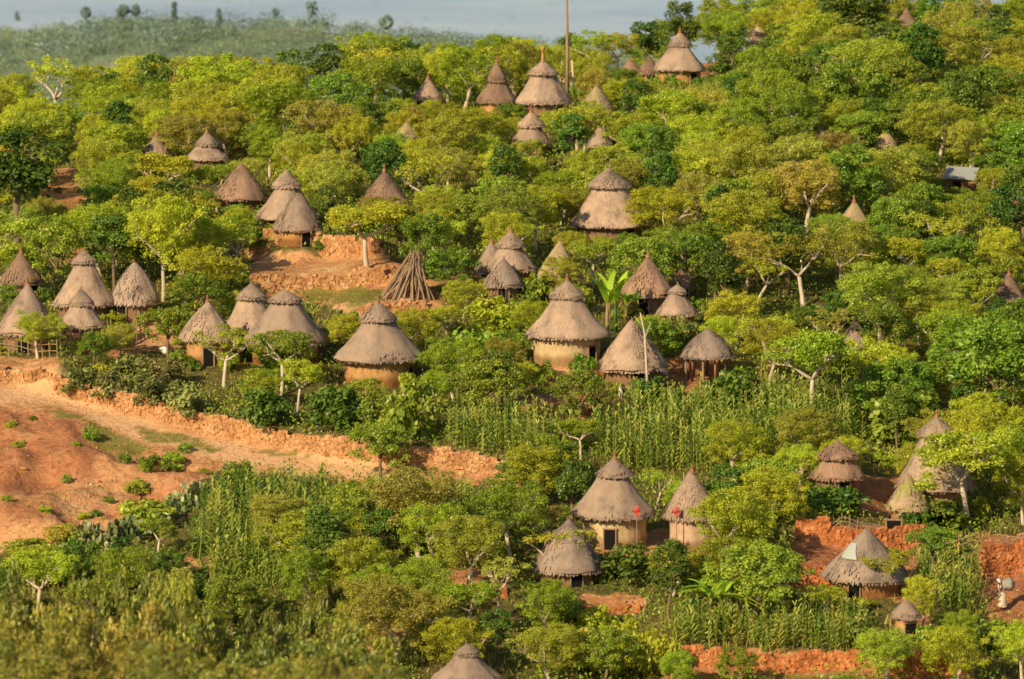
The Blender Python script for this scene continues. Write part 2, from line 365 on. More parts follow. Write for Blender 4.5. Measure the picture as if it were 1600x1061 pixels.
# ------------------------------------------------------------------ hut list
# cx, apex y, eave y, width px, wall height m, tiers, cap eave y, cap width px, thatch, wall, finial, ref, label
H = [
 (245,211,242,44,1.3,1,0,0,'thatch','wallwood',1,'the tiny upper left hut','tiny single cone hut with clay tip, farthest left on the upper slope'),
 (324,206,250,66,1.5,2,226,34,'thatch','wallwood',1,'the upper left two tiered hut','small two tiered hut with spike, second from left on the upper slope'),
 (378,256,312,88,1.2,1,0,0,'thatchbrown','wallwood',0,'the brown hut left of the paired huts','brown round hut half lost in trees, behind and left of the paired huts'),
 (448,265,342,100,.9,2,292,45,'thatch','wallwood',0,'the capped hut of the pair','taller two tiered hut of the touching pair above the orange terrace'),
 (465,306,360,78,1.1,1,0,0,'thatch','wallorange',0,'the low hut of the pair','lower rounded hut of the touching pair, directly above the rubble terrace'),
 (601,266,322,80,1.5,1,0,0,'thatchbrown','wallwood',1,'the pointed brown hut','pointed dark brown cone hut above the stacked poles'),
 (669,121,154,46,1.4,1,0,0,'thatch','wallwood',1,'the small cone hut near the ridge','small pale cone hut near the ridge with trees all round it'),
 (776,97,160,62,1.3,2,124,30,'thatchbrown','wallorange',1,'the ridge hut with orange lower roof','narrow two tiered hut with rusty lower roof, left of the tall ridge hut'),
 (848,95,162,84,2.0,2,116,47,'thatch','wallwood',2,'the tall ridge hut','tall two tiered ridge hut with a clay pot mast, beside the forked posts'),
 (830,174,222,60,1.3,2,197,41,'thatch','wallwood',1,'the two tiered hut below the ridge','two tiered hut half buried in trees straight below the tall ridge hut'),
 (938,197,227,40,1.2,1,0,0,'thatchgrey','wallwood',0,'the tiny grey pointed hut','tiny grey pointed roof poking out of trees above the biggest upper hut'),
 (932,134,172,56,1.2,1,0,0,'thatchmoss','wallwood',0,'the mossy ridge hut','mossy yellowish roof partly hidden, right of the tall ridge hut'),
 (1062,50,110,84,1.4,2,70,34,'thatch','wallorange',1,'the ridge hut at upper right','two tiered ridge hut with pale thatch, highest complete roof at right'),
 (985,92,112,34,1.0,1,0,0,'thatchbrown','wallorange',0,'the small low brown roof','small low brown roof, left one of two beside the upper right ridge hut'),
 (1014,88,114,34,1.0,1,0,0,'thatchbrown','wallorange',0,'the small low ridge roof','small low brown roof touching the upper right ridge hut'),
 (1184,40,72,48,1.3,2,52,22,'thatchmoss','wallorange',1,'the highest hut at right','mossy little hut with a spike near the top edge, right of the ridge huts'),
 (635,190,216,40,1.2,1,0,0,'thatchmoss','wallwood',0,'the mossy little hut left of centre','mossy little cone roof among trees below the small cone hut near the ridge'),
 (952,263,356,128,1.2,2,293,67,'thatch','wallwood',0,'the biggest upper hut','biggest upper hut, broad two tiered roof rising alone above the canopy'),
 (798,361,424,84,1.3,2,385,44,'thatch','wallwood',1,'the crowded two tiered hut','two tiered hut with clay tip, rear one of three crowded roofs at centre'),
 (768,378,424,52,1.0,1,0,0,'thatchgrey','wallwood',1,'the small roof of the crowded trio','small narrow roof leaning on the left of the crowded two tiered hut'),
 (787,404,447,62,1.1,1,0,0,'thatchgrey','wallwood',0,'the shaded roof of the trio','low grey roof in shadow, front one of three crowded roofs at centre'),
 (874,376,436,72,1.4,1,0,0,'thatchmoss','wallcream',0,'the mossy hut above the cream hut','mossy tan cone hut directly behind the cream walled two tiered hut'),
 (886,438,530,134,1.7,2,465,52,'thatch','wallcream',1,'the cream walled hut','large two tiered hut with flared eaves over a bright cream wall, centre'),
 (1012,400,462,82,1.3,1,0,0,'thatchbrown','wallwood',1,'the dark brown hut','dark reddish brown cone hut in shade, behind the banana clump'),
 (1062,418,446,34,1.0,1,0,0,'thatchbrown','wallorange',0,'the tiny rusty roof','tiny rusty roof between the dark brown hut and bright trees'),
 (1058,445,492,66,1.3,2,457,26,'thatch','wallorange',0,'the squat red walled hut','squat pale hut with small cap over a red earth wall, right of centre'),
 (988,500,580,112,1.3,1,0,0,'thatch','wallwood',0,'the low broad hut with a pole','low broad cone hut with a white pole leaning across its roof'),
 (1106,514,560,86,1.5,1,0,0,'thatchgrey','wallwood',0,'the open hut on posts','rounded grey roof carried on orange posts, open underneath'),
 (591,472,567,140,1.6,2,501,56,'thatch','wallorange',1,'the large orange walled hut','large two tiered hut with smooth thatch over an orange wall, left of centre'),
 (393,443,518,76,.8,2,466,44,'thatch','wallwood',0,'the rear hut of the left trio','steep two tiered hut, rear middle one of three close huts at left'),
 (446,453,542,132,1.3,2,472,50,'thatch','wallorange',0,'the wide hut of the left trio','wide two tiered hut, right one of three close huts, leaves over its eave'),
 (325,471,532,86,1.6,1,0,0,'thatch','wallorange',1,'the plain cone hut of the left trio','plain cone hut with spike, left one of three close huts beside yellow containers'),
 (132,392,478,102,1.2,2,410,36,'thatch','wallwood',0,'the wide far left hut','wide two tiered hut at far left with a bright sapling before it'),
 (128,452,512,76,1.3,2,475,36,'thatch','wallwood',0,'the front capped hut at far left','two tiered hut in front of the wide far left hut, above the stake fence'),
 (210,410,474,76,1.3,1,0,0,'thatchgrey','wallwood',0,'the round shaggy grey hut','round shaggy grey hut with bare twigs in front, far left group'),
 (43,443,522,98,1.2,1,0,0,'thatch','wallwood',1,'the big left edge cone hut','big plain cone hut at the left edge with yellow green sprigs before it'),
 (34,394,442,66,1.3,1,0,0,'thatchbrown','wallwood',1,'the small brown left edge hut','small ragged brown hut behind the big cone hut at the left edge'),
 (960,716,812,130,1.75,2,744,53,'thatch','wallcream',1,'the black doorway hut','large two tiered hut with a black doorway in its cream wall, lower centre'),
 (1081,736,810,90,1.9,1,0,0,'thatch','wallpink',1,'the pink walled hut','tall cone hut with clay tip over a pinkish wall, lower centre right'),
 (888,812,896,112,.8,1,0,0,'thatchgrey','wallwood',0,'the low domed hut','low domed mossy grey hut with bare branches in front, lower centre'),
 (1308,690,750,84,1.2,2,717,64,'thatchbrown','wallwood',0,'the sagging brown hut','sagging rusty brown double roof left of the pale yellow bush, right side'),
 (1462,651,768,128,1.7,2,682,60,'thatch','wallorange',1,'the tall right side hut','tall two tiered hut with clay tip behind a flat topped green tree, right side'),
 (1418,742,795,66,.8,1,0,0,'thatchmoss','wallcream',0,'the leaning granary','small leaning granary of loose thatch against the tall right side hut'),
 (1354,826,912,134,.9,1,0,0,'thatchgrey','wallorange',0,'the wide grey cone hut','wide grey cone hut with pale plastic patch on its thatch, lower right'),
 (1415,936,964,44,1.5,1,0,0,'thatch','wallorange',0,'the tiny granary','tiny granary with little cone roof over an orange wall, bottom right'),
 (730,1006,1075,112,1.4,2,1023,34,'thatch','wallwood',0,'the hut at the bottom edge','two tiered hut cut by the bottom edge of the photo'),
 (1288,190,212,34,1.2,1,0,0,'thatchmoss','wallwood',0,'the first mossy tip at upper right','faint mossy roof tip in the upper right canopy, left one of two'),
 (1383,203,226,34,1.2,1,0,0,'thatchmoss','wallwood',0,'the second mossy tip at upper right','faint mossy roof tip in the upper right canopy, right one of two'),
 (1416,14,38,34,2.0,1,0,0,'thatchbrown','wallorange',0,'the roof at the top edge','small pinkish roof at the top edge above the dark upright tree'),
 (1334,314,356,56,1.3,1,0,0,'thatchmoss','wallwood',1,'the mossy cone hut at right','mossy cone hut with clay tip, alone in the right side canopy'),
 (1336,500,540,52,1.3,1,0,0,'thatch','wallwood',0,'the pinkish roof at right','pinkish cone roof behind pale trunks, right side above the maize'),
 (1576,428,468,46,1.3,1,0,0,'thatchbrown','wallorange',1,'the rusty hut at the right edge','rusty brown cone hut behind thin branches near the right edge'),
]
hutinfo = []
def solve_hut(cx, eavey, w, hw):
    # ground point whose eave front (hw above the ground, R nearer) projects on eavey
    y = eavey+hw*26
    for _ in range(12):
        p = at(cx, y); R = w/2*p.y/F
        _, e = proj(p.x, p.y-R, p.z+hw)
        y += (eavey-e)*.8
    p = at(cx, y)
    return p, w/2*p.y/F
for h in H:
    p, R = solve_hut(h[0], h[2], h[3], h[4])
    hutinfo.append((p, R))
    d = np.hypot(GXX-p.x, GYY-p.y)
    t = np.clip((d-R*.85)/(R*.7),0,1); t = t*t*(3-2*t)
    GZ = p.z*(1-t)+GZ*t
def xpoly(v): return np.array(v)
# ------------------------------------------------------------------ terrain mesh
xs = np.concatenate([-np.geomspace(9000,90,34), np.arange(-88,-56,2.), np.arange(-56,56.01,.34), np.arange(58,89,2.), np.geomspace(90,9000,34)])
ys = np.concatenate([[-3000,-1000,-300,-100,-30], np.arange(0,210,5.), np.arange(210,440,.42), np.arange(440,470,2.), np.arange(470,1100,9.), np.geomspace(1110,20000,60)])
XX, YY = np.meshgrid(xs, ys)
ZZ = zraw(XX.ravel(), YY.ravel()).reshape(XX.shape)
ing = (XX>GX0)&(XX<GX1-.6)&(YY>GY0)&(YY<GY1-.6)
ii = (XX[ing]-GX0)/GS; jj = (YY[ing]-GY0)/GS; a=ii.astype(int); b=jj.astype(int); u=ii-a; v=jj-b
ZZ[ing] = (GZ[b,a]*(1-u)+GZ[b,a+1]*u)*(1-v)+(GZ[b+1,a]*(1-u)+GZ[b+1,a+1]*u)*v
far = np.clip((YY-1300)/1500,0,1)
ZZ += far*(vnoise(XX,YY,600,5)-.5)*22 + far*(vnoise(XX,YY,180,6)-.5)*7
mid_ = np.clip((YY-480)/200,0,1)*(1-far); ZZ += mid_*(vnoise(XX,YY,60,7)-.5)*2.6
PXX, PYY = proj(XX, YY, ZZ)
jx = (vnoise(XX,YY,1.6,11)-.5)*26+(vnoise(XX,YY,.7,12)-.5)*12; jy = (vnoise(XX,YY,1.6,13)-.5)*14+(vnoise(XX,YY,.7,14)-.5)*8
near = (YY>205)&(YY<440)
soil = np.zeros(XX.shape)
for poly,k in SOIL:
    m = inpoly(PXX+jx, PYY+jy, poly)&near
    soil[m] = np.maximum(soil[m], .5 if k==2 else 1.)
pathd = np.full(XX.shape, 99.)
P = seg_resample([Vector((q.x,q.y,0)) for q in [at(*q) for q in PATH]], .4)
for q in P: pathd = np.minimum(pathd, np.hypot(XX-q.x, (YY-q.y)))
pathm = np.clip(1-(pathd-.9-(vnoise(XX,YY,2,20)-.5)*.8)/.6,0,1)*near
grassm = np.zeros(XX.shape)
for poly in GRASSP: grassm[inpoly(PXX+jx, PYY+jy*.7, poly)&near] = 1
# rough relief on the bare slope at left
bare = inpoly(PXX, PYY, [(-200,650),(60,640),(150,680),(250,715),(340,730),(300,775),(150,835),(60,850),(-200,880)])&near
bareb = np.clip(blur(bare.astype(float),3),0,1)
rg = lambda a,b,s_,sd: 1-np.abs(2*vnoise(a,b,s_,sd)-1)
ZZ += bareb*((vnoise(XX*.8+YY*.5,YY,3.2,30)-.5)*1.3+(rg(XX*.9+YY*.35,YY*.35-XX*.15,1.9,34)-.6)*.9+(rg(XX+YY*.4,YY*.4,.9,35)-.6)*.35+(vnoise(XX,YY,.7,31)-.5)*.25)
ZZ += near*(soil>0)*(1-pathm)*(vnoise(XX,YY,.8,33)-.5)*.16
me = bpy.data.meshes.new('ground')
ny, nx = XX.shape
V = np.stack([XX,YY,ZZ],-1).reshape(-1,3)
idx = np.arange(nx*ny).reshape(ny,nx)
Q = np.stack([idx[:-1,:-1],idx[:-1,1:],idx[1:,1:],idx[1:,:-1]],-1).reshape(-1,4)
me = mesh_np('ground', V, Q, smooth=True)
at_ = me.attributes.new('ground_mask','FLOAT_COLOR','POINT')
colr = np.stack([soil, pathm, grassm, np.ones_like(soil)],-1).reshape(-1,4).astype(np.float32)
at_.data.foreach_set('color', colr.ravel())
m,nt,N,L = newmat('ground_soil')
A = N('ShaderNodeAttribute'); A.attribute_name='ground_mask'
S = N('ShaderNodeSeparateColor'); L(A.outputs['Color'],S.inputs[0])
P_ = N('ShaderNodeNewGeometry').outputs['Position']
n1 = noise(N,L,.35,6,P_,.65); n2 = noise(N,L,2.6,5,P_,.7); n3 = noise(N,L,.06,4,P_)
under = ramp(N,L,n2,[(.3,(.07,.075,.02)),(.55,(.18,.15,.045)),(.75,(.38,.23,.09))])
orange = ramp(N,L,n1,[(.25,(.32,.13,.06)),(.42,(.54,.25,.11)),(.56,(.68,.36,.16)),(.72,(.84,.55,.28))])
red = ramp(N,L,n1,[(.28,(.27,.095,.045)),(.45,(.47,.185,.08)),(.72,(.66,.33,.15))])
speck = ramp(N,L,n2,[(.28,(.45,.4,.38)),(.48,(1,1,1)),(.74,(1.22,1.25,1.2))])
s1 = ramp(N,L,math_(N,L,'ADD',S.outputs[0],math_(N,L,'MULTIPLY',math_(N,L,'SUBTRACT',n1,.5),.9)),[(.6,(0,0,0)),(1.,(1,1,1))])
sc_ = mixc(N,L,1.,mixc(N,L,s1,orange,red),speck,'MULTIPLY')
f0 = ramp(N,L,S.outputs[0],[(.1,(0,0,0)),(.45,(1,1,1))])
c = mixc(N,L,f0,under,sc_)
c = mixc(N,L,S.outputs[1],c,ramp(N,L,n2,[(.25,(.70,.38,.17)),(.7,(.84,.52,.27))]))
gf = math_(N,L,'MULTIPLY',S.outputs[2],ramp(N,L,n2,[(.25,(.35,.35,.35)),(.55,(.95,.95,.95))]))
c = mixc(N,L,gf,c,(.20,.20,.035))
# the far hill and the plain, haze painted into their colour by distance
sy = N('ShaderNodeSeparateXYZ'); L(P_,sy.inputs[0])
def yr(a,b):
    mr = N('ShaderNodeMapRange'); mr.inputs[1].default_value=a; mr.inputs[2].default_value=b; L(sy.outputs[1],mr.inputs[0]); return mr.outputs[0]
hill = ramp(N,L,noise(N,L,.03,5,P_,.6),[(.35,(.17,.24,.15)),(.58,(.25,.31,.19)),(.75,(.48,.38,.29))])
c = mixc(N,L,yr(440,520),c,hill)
plain_hazed = ramp(N,L,noise(N,L,.006,7,P_,.7),[(.25,(.34,.46,.60)),(.45,(.42,.54,.65)),(.6,(.50,.61,.69)),(.75,(.62,.67,.70))])
c = mixc(N,L,yr(1000,1500),c,plain_hazed)
b = N('ShaderNodeBsdfPrincipled'); b.inputs['Roughness'].default_value=.95; b.inputs['Specular IOR Level'].default_value=.1
L(c,b.inputs['Base Color'])
bn = N('ShaderNodeBump'); bn.inputs['Strength'].default_value=.8; bn.inputs['Distance'].default_value=.2; L(math_(N,L,'ADD',n2,math_(N,L,'MULTIPLY',noise(N,L,1.1,6,P_,.75),1.6)),bn.inputs['Height']); L(bn.outputs[0],b.inputs['Normal'])
o = N('ShaderNodeOutputMaterial'); L(b.outputs[0],o.inputs[0])
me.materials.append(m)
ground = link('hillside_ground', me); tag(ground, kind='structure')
ZGRID = (xs, ys, ZZ)
def gmesh_z(X, Y):
    i = np.clip(np.searchsorted(xs, X)-1,0,nx-2); j = np.clip(np.searchsorted(ys, Y)-1,0,ny-2)
    u = (X-xs[i])/(xs[i+1]-xs[i]); v = (Y-ys[j])/(ys[j+1]-ys[j])
    return (ZZ[j,i]*(1-u)+ZZ[j,i+1]*u)*(1-v)+(ZZ[j+1,i]*(1-u)+ZZ[j+1,i+1]*u)*v
def gz2(x, y): return float(gmesh_z(np.array([x]), np.array([y]))[0])
# ------------------------------------------------------------------ dry-stone walls
for (line,h,lab),P in zip(WALLS, wallpts):
    mb = MB(); n = len(P)
    cum = 0
    for k in range(n-1):
        a, b_ = P[k], P[k+1]; d = (b_-a); L_ = d.length; cum += L_
        ang = math.atan2(d.y,d.x)
        c0 = (a+b_)/2; z0 = gz2(c0.x, c0.y-.5)-.25
        hh = h+.25+(math.sin(cum*.9+h*7)*.12)+random.uniform(-.12,.12)
        z = 0
        mb.box((c0.x,c0.y+.22,z0+hh*.45),(L_*.56,.20,hh*.45),Matrix.Rotation(ang,3,'Z'))
        while z < hh:
            sh = random.uniform(.06,.13)
            for s_ in (-.30,-.1,.1,.30):
                c = Vector((c0.x+s_*d.x*1.3+random.uniform(-.06,.06), c0.y+s_*d.y*1.3-.05+z*.12+random.uniform(-.045,.045), z0+z+sh))
                R = Matrix.Rotation(ang+random.uniform(-.4,.4),3,'Z')@Matrix.Rotation(random.uniform(-.3,.3),3,'X')@Matrix.Rotation(random.uniform(-.3,.3),3,'Y')
                mb.box(c,(random.uniform(.09,.17),random.uniform(.10,.16),sh),R,.28)
            z += sh*1.6
    red = line[0][1] > 800
    o = mb.build('stone_wall', M['stonered' if red else 'stone']); tag(o, lab, 'wall', 'dry-stone terrace walls')
# ------------------------------------------------------------------ huts
def lathe_np(prof, n, rr=None, ecc=0, jit=0., seed=0, close_top=True):
    """prof list of (r,z); returns V,F"""
    r_ = np.random.default_rng(seed)
    V=[]; 
    ph = np.linspace(0,2*PI,n,endpoint=False)
    wob = 1+.05*np.sin(ph*2+r_.uniform(0,6))+.035*np.sin(ph*3+r_.uniform(0,6))+.02*np.sin(ph*7+r_.uniform(0,6))+.012*np.sin(ph*11+r_.uniform(0,6))
    for r,z in prof:
        j = 1+r_.uniform(-jit,jit,n)
        V.append(np.stack([np.cos(ph)*r*wob*j, np.sin(ph)*r*wob*j, z+r_.uniform(-jit,jit,n)*.5*min(r,1)],-1))
    V = np.concatenate(V); m = len(prof); Fc=[]
    for i in range(m-1):
        a = np.arange(n)+i*n; b = (np.arange(n)+1)%n+i*n
        Fc.append(np.stack([a,b,b+n,a+n],-1))
    return V, np.concatenate(Fc)
def straw_fringe(R, z, n, seed, slope, ln=.24):
    r_ = np.random.default_rng(seed); V=[]; Fq=[]
    ph = r_.uniform(0,2*PI,n); w = r_.uniform(.02,.05,n); l = r_.uniform(.06,ln,n)
    rr = R*(1+r_.uniform(-.03,.01,n))
    c, s = np.cos(ph), np.sin(ph)
    base = np.stack([c*rr*.97, s*rr*.97, z+slope*rr*.03+r_.uniform(-.03,.06,n)],-1)
    out = np.stack([c*.8,s*.8,-slope*np.ones(n)],-1); tn = np.stack([-s,c,np.zeros(n)],-1)
    a = base+tn*w[:,None]; b = base-tn*w[:,None]; t1 = b+out*l[:,None]; t2 = a+out*l[:,None]*r_.uniform(.7,1,n)[:,None]
    V = np.stack([a,b,t1,t2],1).reshape(-1,3)
    return V, np.arange(4*n).reshape(-1,4)
def join(parts):
    V=[];Fq=[];o=0
    for v,f in parts: V.append(v); Fq.append(f+o); o+=len(v)
    return np.concatenate(V), np.concatenate(Fq)
def roof_mesh(R, z_e, z_a, seed, mat, sag=.0, dome=0., R_top=.06):
    prof=[]; hgt = z_a-z_e
    prof.append((R*.90, z_e+.02)); prof.append((R*.985, z_e-.05)); prof.append((R*1.0, z_e+.02))
    for k in range(1,12):
        t = k/11.
        r = R*(1-t)+R_top*t
        z = z_e+.1+ (hgt-.1)*(t - sag*math.sin(PI*t) + dome*math.sin(PI*t))
        prof.append((r, z))
    prof.append((.001, z_a+.01))
    V,Fq = lathe_np(prof, 56, jit=.018, seed=seed)
    rs=np.random.default_rng(seed+99); a1,a2=rs.uniform(0,6.28,2); th_=np.arctan2(V[:,1],V[:,0]); f_=np.clip(np.hypot(V[:,0],V[:,1])/R,0,1)
    V[:,2]+=f_**2*(.045*np.sin(th_*2+a1)+.035*np.sin(th_*3+a2)+.02*np.sin(th_*8+a1))*min(1,R/1.5)-.05*np.sin(f_*PI)*(1+np.sin(th_*3+a2))
    V[:,0]+=(1-f_)*rs.uniform(-.10,.10); V[:,1]+=(1-f_)*rs.uniform(-.10,.10)
    slope = hgt/R
    fr = straw_fringe(R, z_e, 420, seed, slope*.8)
    # loose straw on the surface
    r_ = np.random.default_rng(seed+5); n=700
    ph = r_.uniform(0,2*PI,n); t = r_.uniform(.05,.95,n)
    rr = R*(1-t); zz = z_e+.13+(hgt-.1)*(t - sag*np.sin(PI*t)+dome*np.sin(PI*t))
    c,s = np.cos(ph),np.sin(ph); b0 = np.stack([c*rr,s*rr,zz],-1); tn = np.stack([-s,c,0*c],-1)*r_.uniform(.02,.05,n)[:,None]
    dn = np.stack([c*R,s*R,-hgt*np.ones(n)],-1); dn/=np.linalg.norm(dn,axis=1)[:,None]; dn*=r_.uniform(.1,.3,n)[:,None]
    up = np.array([0,0,.012])
    st = (np.stack([b0+tn,b0-tn,b0-tn+dn+up,b0+tn+dn+up],1).reshape(-1,3), np.arange(4*n).reshape(-1,4))
    V,Fq = join([(V,Fq),fr,st])
    me = mesh_np('roof', V, Fq, smooth=False, mat=mat)
    return me
def make_hut(i, h, p, R):
    cx,apy,evy,w,hw,tiers,cey,cw,th,wl,fin,ref,lab = h
    o = empty('thatched_hut', p, random.uniform(-.3,.3))
    tag(o, lab, 'hut', 'thatched huts of the hillside village')
    f = p.y*cp-p.z*sp
    def zpix(py, dy=0):  # height above the base at which a point over the centre (or dy nearer) projects on py
        y = p.y+dy; r = ray(800,py); return r[2]/r[1]*y-p.z
    za = zpix(apy); ze = hw
    tmat = M[th]
    if ref in ('the low domed hut','the open hut on posts','the round shaggy grey hut','the low hut of the pair'): dome,sag=.14,0
    elif tiers==1: dome,sag = random.choice([(.02,0),(.04,0),(.06,0)])
    else: dome,sag = .0,.05
    if ref=='the cream walled hut': dome,sag=0,.09
    # wall
    Rw = R*.78
    if ref != 'the open hut on posts':
        n = 84; ph = np.linspace(0,2*PI,n,endpoint=False)
        rr = Rw*(1+ (.018*np.cos(ph*28) if wl=='wallwood' else .008*np.sin(ph*5+i)+.006*np.sin(ph*13)))
        zs = np.linspace(-.45, hw+.18, 6)
        V = np.concatenate([np.stack([np.cos(ph)*rr*(1+.01*math.sin(z*5+i)), np.sin(ph)*rr, np.full(n,z)],-1) for z in zs])
        Fq=np.concatenate([np.stack([np.arange(n)+k*n,(np.arange(n)+1)%n+k*n,(np.arange(n)+1)%n+(k+1)*n,np.arange(n)+(k+1)*n],-1) for k in range(5)])
        wme = mesh_np('wall',V,Fq,mat=M[wl],smooth=wl!='wallwood'); wo = link('wall', wme, o)
        # door facing down the slope
        da = {'the black doorway hut':-1.95}.get(ref, random.uniform(-2.4,-.9))
        if ref in ('the cream walled hut','the pink walled hut','the large orange walled hut'): da = -.55
        mb = MB(); dw,dh = .30, min(1.15, hw*.86)
        R3 = Matrix.Rotation(da,3,'Z')
        mb.box(R3@Vector((Rw*1.005,0,dh/2-.05)),(.05,dw,dh/2),R3)
        mb.build('door', M['black'], o)
        mb = MB()
        for s_ in (-1,1): mb.tube([R3@Vector((Rw*1.03,s_*(dw+.04),-.3)),R3@Vector((Rw*1.03,s_*(dw+.04),dh+.05))],[.05,.045],6)
        mb.tube([R3@Vector((Rw*1.03,-(dw+.1),dh)),R3@Vector((Rw*1.03,dw+.1,dh))],[.045,.045],6)
        mb.build('door_frame', M['wood'], o)
    else:
        for k in range(11):
            t = 2*PI*k/11+.15; mb = MB()
            q = Vector((math.cos(t)*R*.8, math.sin(t)*R*.8,0))
            mb.tube([q+Vector((0,0,-.4)),q+Vector((random.uniform(-.05,.05),0,.8)),q*.97+Vector((0,0,hw+.2))],[.09,.075,.07],7)
            mb.build('post', M['wood'] if k%2 else M['clay'], o)
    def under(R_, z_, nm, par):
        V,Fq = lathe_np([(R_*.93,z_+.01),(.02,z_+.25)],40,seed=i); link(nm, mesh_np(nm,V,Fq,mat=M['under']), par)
    if tiers==2:
        Rc = cw/2*p.y/F
        zc = zpix(cey, -Rc)
        # main roof runs up under the cap
        zt = zc+.12; rt = Rc*.72
        me = roof_mesh(R, ze, zt, i*3+1, tmat, sag, dome, rt)
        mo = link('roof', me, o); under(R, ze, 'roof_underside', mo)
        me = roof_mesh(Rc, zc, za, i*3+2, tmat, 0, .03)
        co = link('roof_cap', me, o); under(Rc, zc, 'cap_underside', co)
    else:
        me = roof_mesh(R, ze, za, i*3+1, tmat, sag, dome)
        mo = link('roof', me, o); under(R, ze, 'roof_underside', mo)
    if fin:
        s_ = .8 if fin==1 else 1.
        pr = [(.16,za-.12),(.13,za+.05),(.06,za+.12),(.05,za+.25),(.09,za+.3),(.02,za+.42)] if fin==1 else [(.13,za-.1),(.1,za+.3),(.09,za+.75),(.16,za+.8),(.15,za+1.0),(.02,za+1.08)]
        V,Fq = lathe_np(pr, 10, seed=i); fo = link('finial', mesh_np('finial',V,Fq,mat=M['clay' if fin==1 else 'wallorange'],smooth=True), o)
    else:
        mb = MB()
        for k in range(5):
            t = random.uniform(0,6.28); mb.tube([(0,0,za-.2),(math.cos(t)*.08,math.sin(t)*.08,za+random.uniform(.08,.25))],[.03,.012],5)
        mb.build('roof_tuft', M['wood'], o)
    if ref=='the wide grey cone hut':
        # plastic sheet lying on the left front of the thatch
        V=[];t0,t1=.34,.64
        for t in np.linspace(t0,t1,5):
            for a_ in np.linspace(-2.75,-2.0,7):
                r=R*(1-t)*1.02; V.append((r*math.cos(a_-(t-t0)*1.2), r*math.sin(a_-(t-t0)*1.2), ze+.1+(za-ze-.1)*(t+dome*math.sin(PI*t))+.09))
        Fq=[(a*7+b,a*7+b+1,(a+1)*7+b+1,(a+1)*7+b) for a in range(4) for b in range(6)]
        o2 = link('plastic_sheet', mesh_np('plastic_sheet',V,Fq,mat=M['sheet_plastic'])); o2.matrix_world = Matrix.Translation(o.location)
        tag(o2,'pale grey green plastic sheet lying on the wide grey cone roof','plastic sheet')
    return o
huts = [make_hut(i,h,p,R) for i,(h,(p,R)) in enumerate(zip(H,hutinfo))]
# ------------------------------------------------------------------ plants: prototypes
def leaves(cent, rad, nl, size, r_, flat=.6, up=.55, tone0=None):
    """leaf quads spread on clumps: cent (k,3), rad (k,)"""
    k = len(cent)
    w = rad**2; cnt = np.maximum(4,(nl*w/w.sum()).astype(int))
    ci = np.repeat(np.arange(k), cnt); n = len(ci)
    d = r_.normal(size=(n,3)); d /= np.linalg.norm(d,axis=1)[:,None]
    d[:,2] = np.where(d[:,2]<-.35, -d[:,2], d[:,2])
    rr = rad[ci]*r_.uniform(.45,1.05,n)
    pos_ = cent[ci]+d*rr[:,None]*np.array([1,1,flat])
    nrm = d*.75+r_.normal(size=(n,3))*.55+np.array([0,0,up]); nrm/=np.linalg.norm(nrm,axis=1)[:,None]
    t = np.cross(nrm, r_.normal(size=(n,3))); t/=np.linalg.norm(t,axis=1)[:,None]; b_ = np.cross(nrm,t)
    s1 = size*r_.uniform(.6,1.3,n)[:,None]; s2 = s1*r_.uniform(.4,.7,n)[:,None]
    V = np.stack([pos_-t*s1, pos_-b_*s2, pos_+t*s1, pos_+b_*s2],1).reshape(-1,3)
    ct = r_.uniform(-.18,.18,k)
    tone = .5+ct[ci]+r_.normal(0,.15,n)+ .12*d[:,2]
    return V, np.arange(4*n).reshape(-1,4), tone
def wisps(V, Fq, tn, C, nw, size, r_):
    # single sprays of leaves between the clumps
    a = C[r_.integers(0,len(C),nw)]; b = C[r_.integers(0,len(C),nw)]; t = r_.uniform(0,.45,nw)[:,None]
    p = a*(1-t)+b*t+r_.normal(0,.24,(nw,3)); p = np.repeat(p,3,0)+r_.normal(0,.07,(nw*3,3)); n = len(p)
    nrm = r_.normal(size=(n,3))+[0,0,.5]; nrm/=np.linalg.norm(nrm,axis=1)[:,None]
    u = np.cross(nrm, r_.normal(size=(n,3))); u/=np.linalg.norm(u,axis=1)[:,None]; w = np.cross(nrm,u); s1 = size*r_.uniform(.5,1.2,n)[:,None]; s2 = s1*.5
    V2 = np.stack([p-u*s1,p-w*s2,p+u*s1,p+w*s2],1).reshape(-1,3)
    V2, F2 = join([(V,Fq),(V2,np.arange(4*n).reshape(-1,4))])
    return V2, F2, np.concatenate([tn, .6+r_.normal(0,.2,n)])
def limb(mb, p0, d, ln, r0, r1, r_, bend=.25, seg=4):
    pts=[Vector(p0)]; rads=[r0]; d = Vector(d).normalized()
    for i in range(seg):
        d = (d+Vector(r_.normal(0,bend/2,3))+Vector((0,0,.06))).normalized()
        pts.append(pts[-1]+d*ln/seg); rads.append(r0+(r1-r0)*(i+1)/seg)
    mb.tube(pts, rads, 6); return pts[-1], d, pts
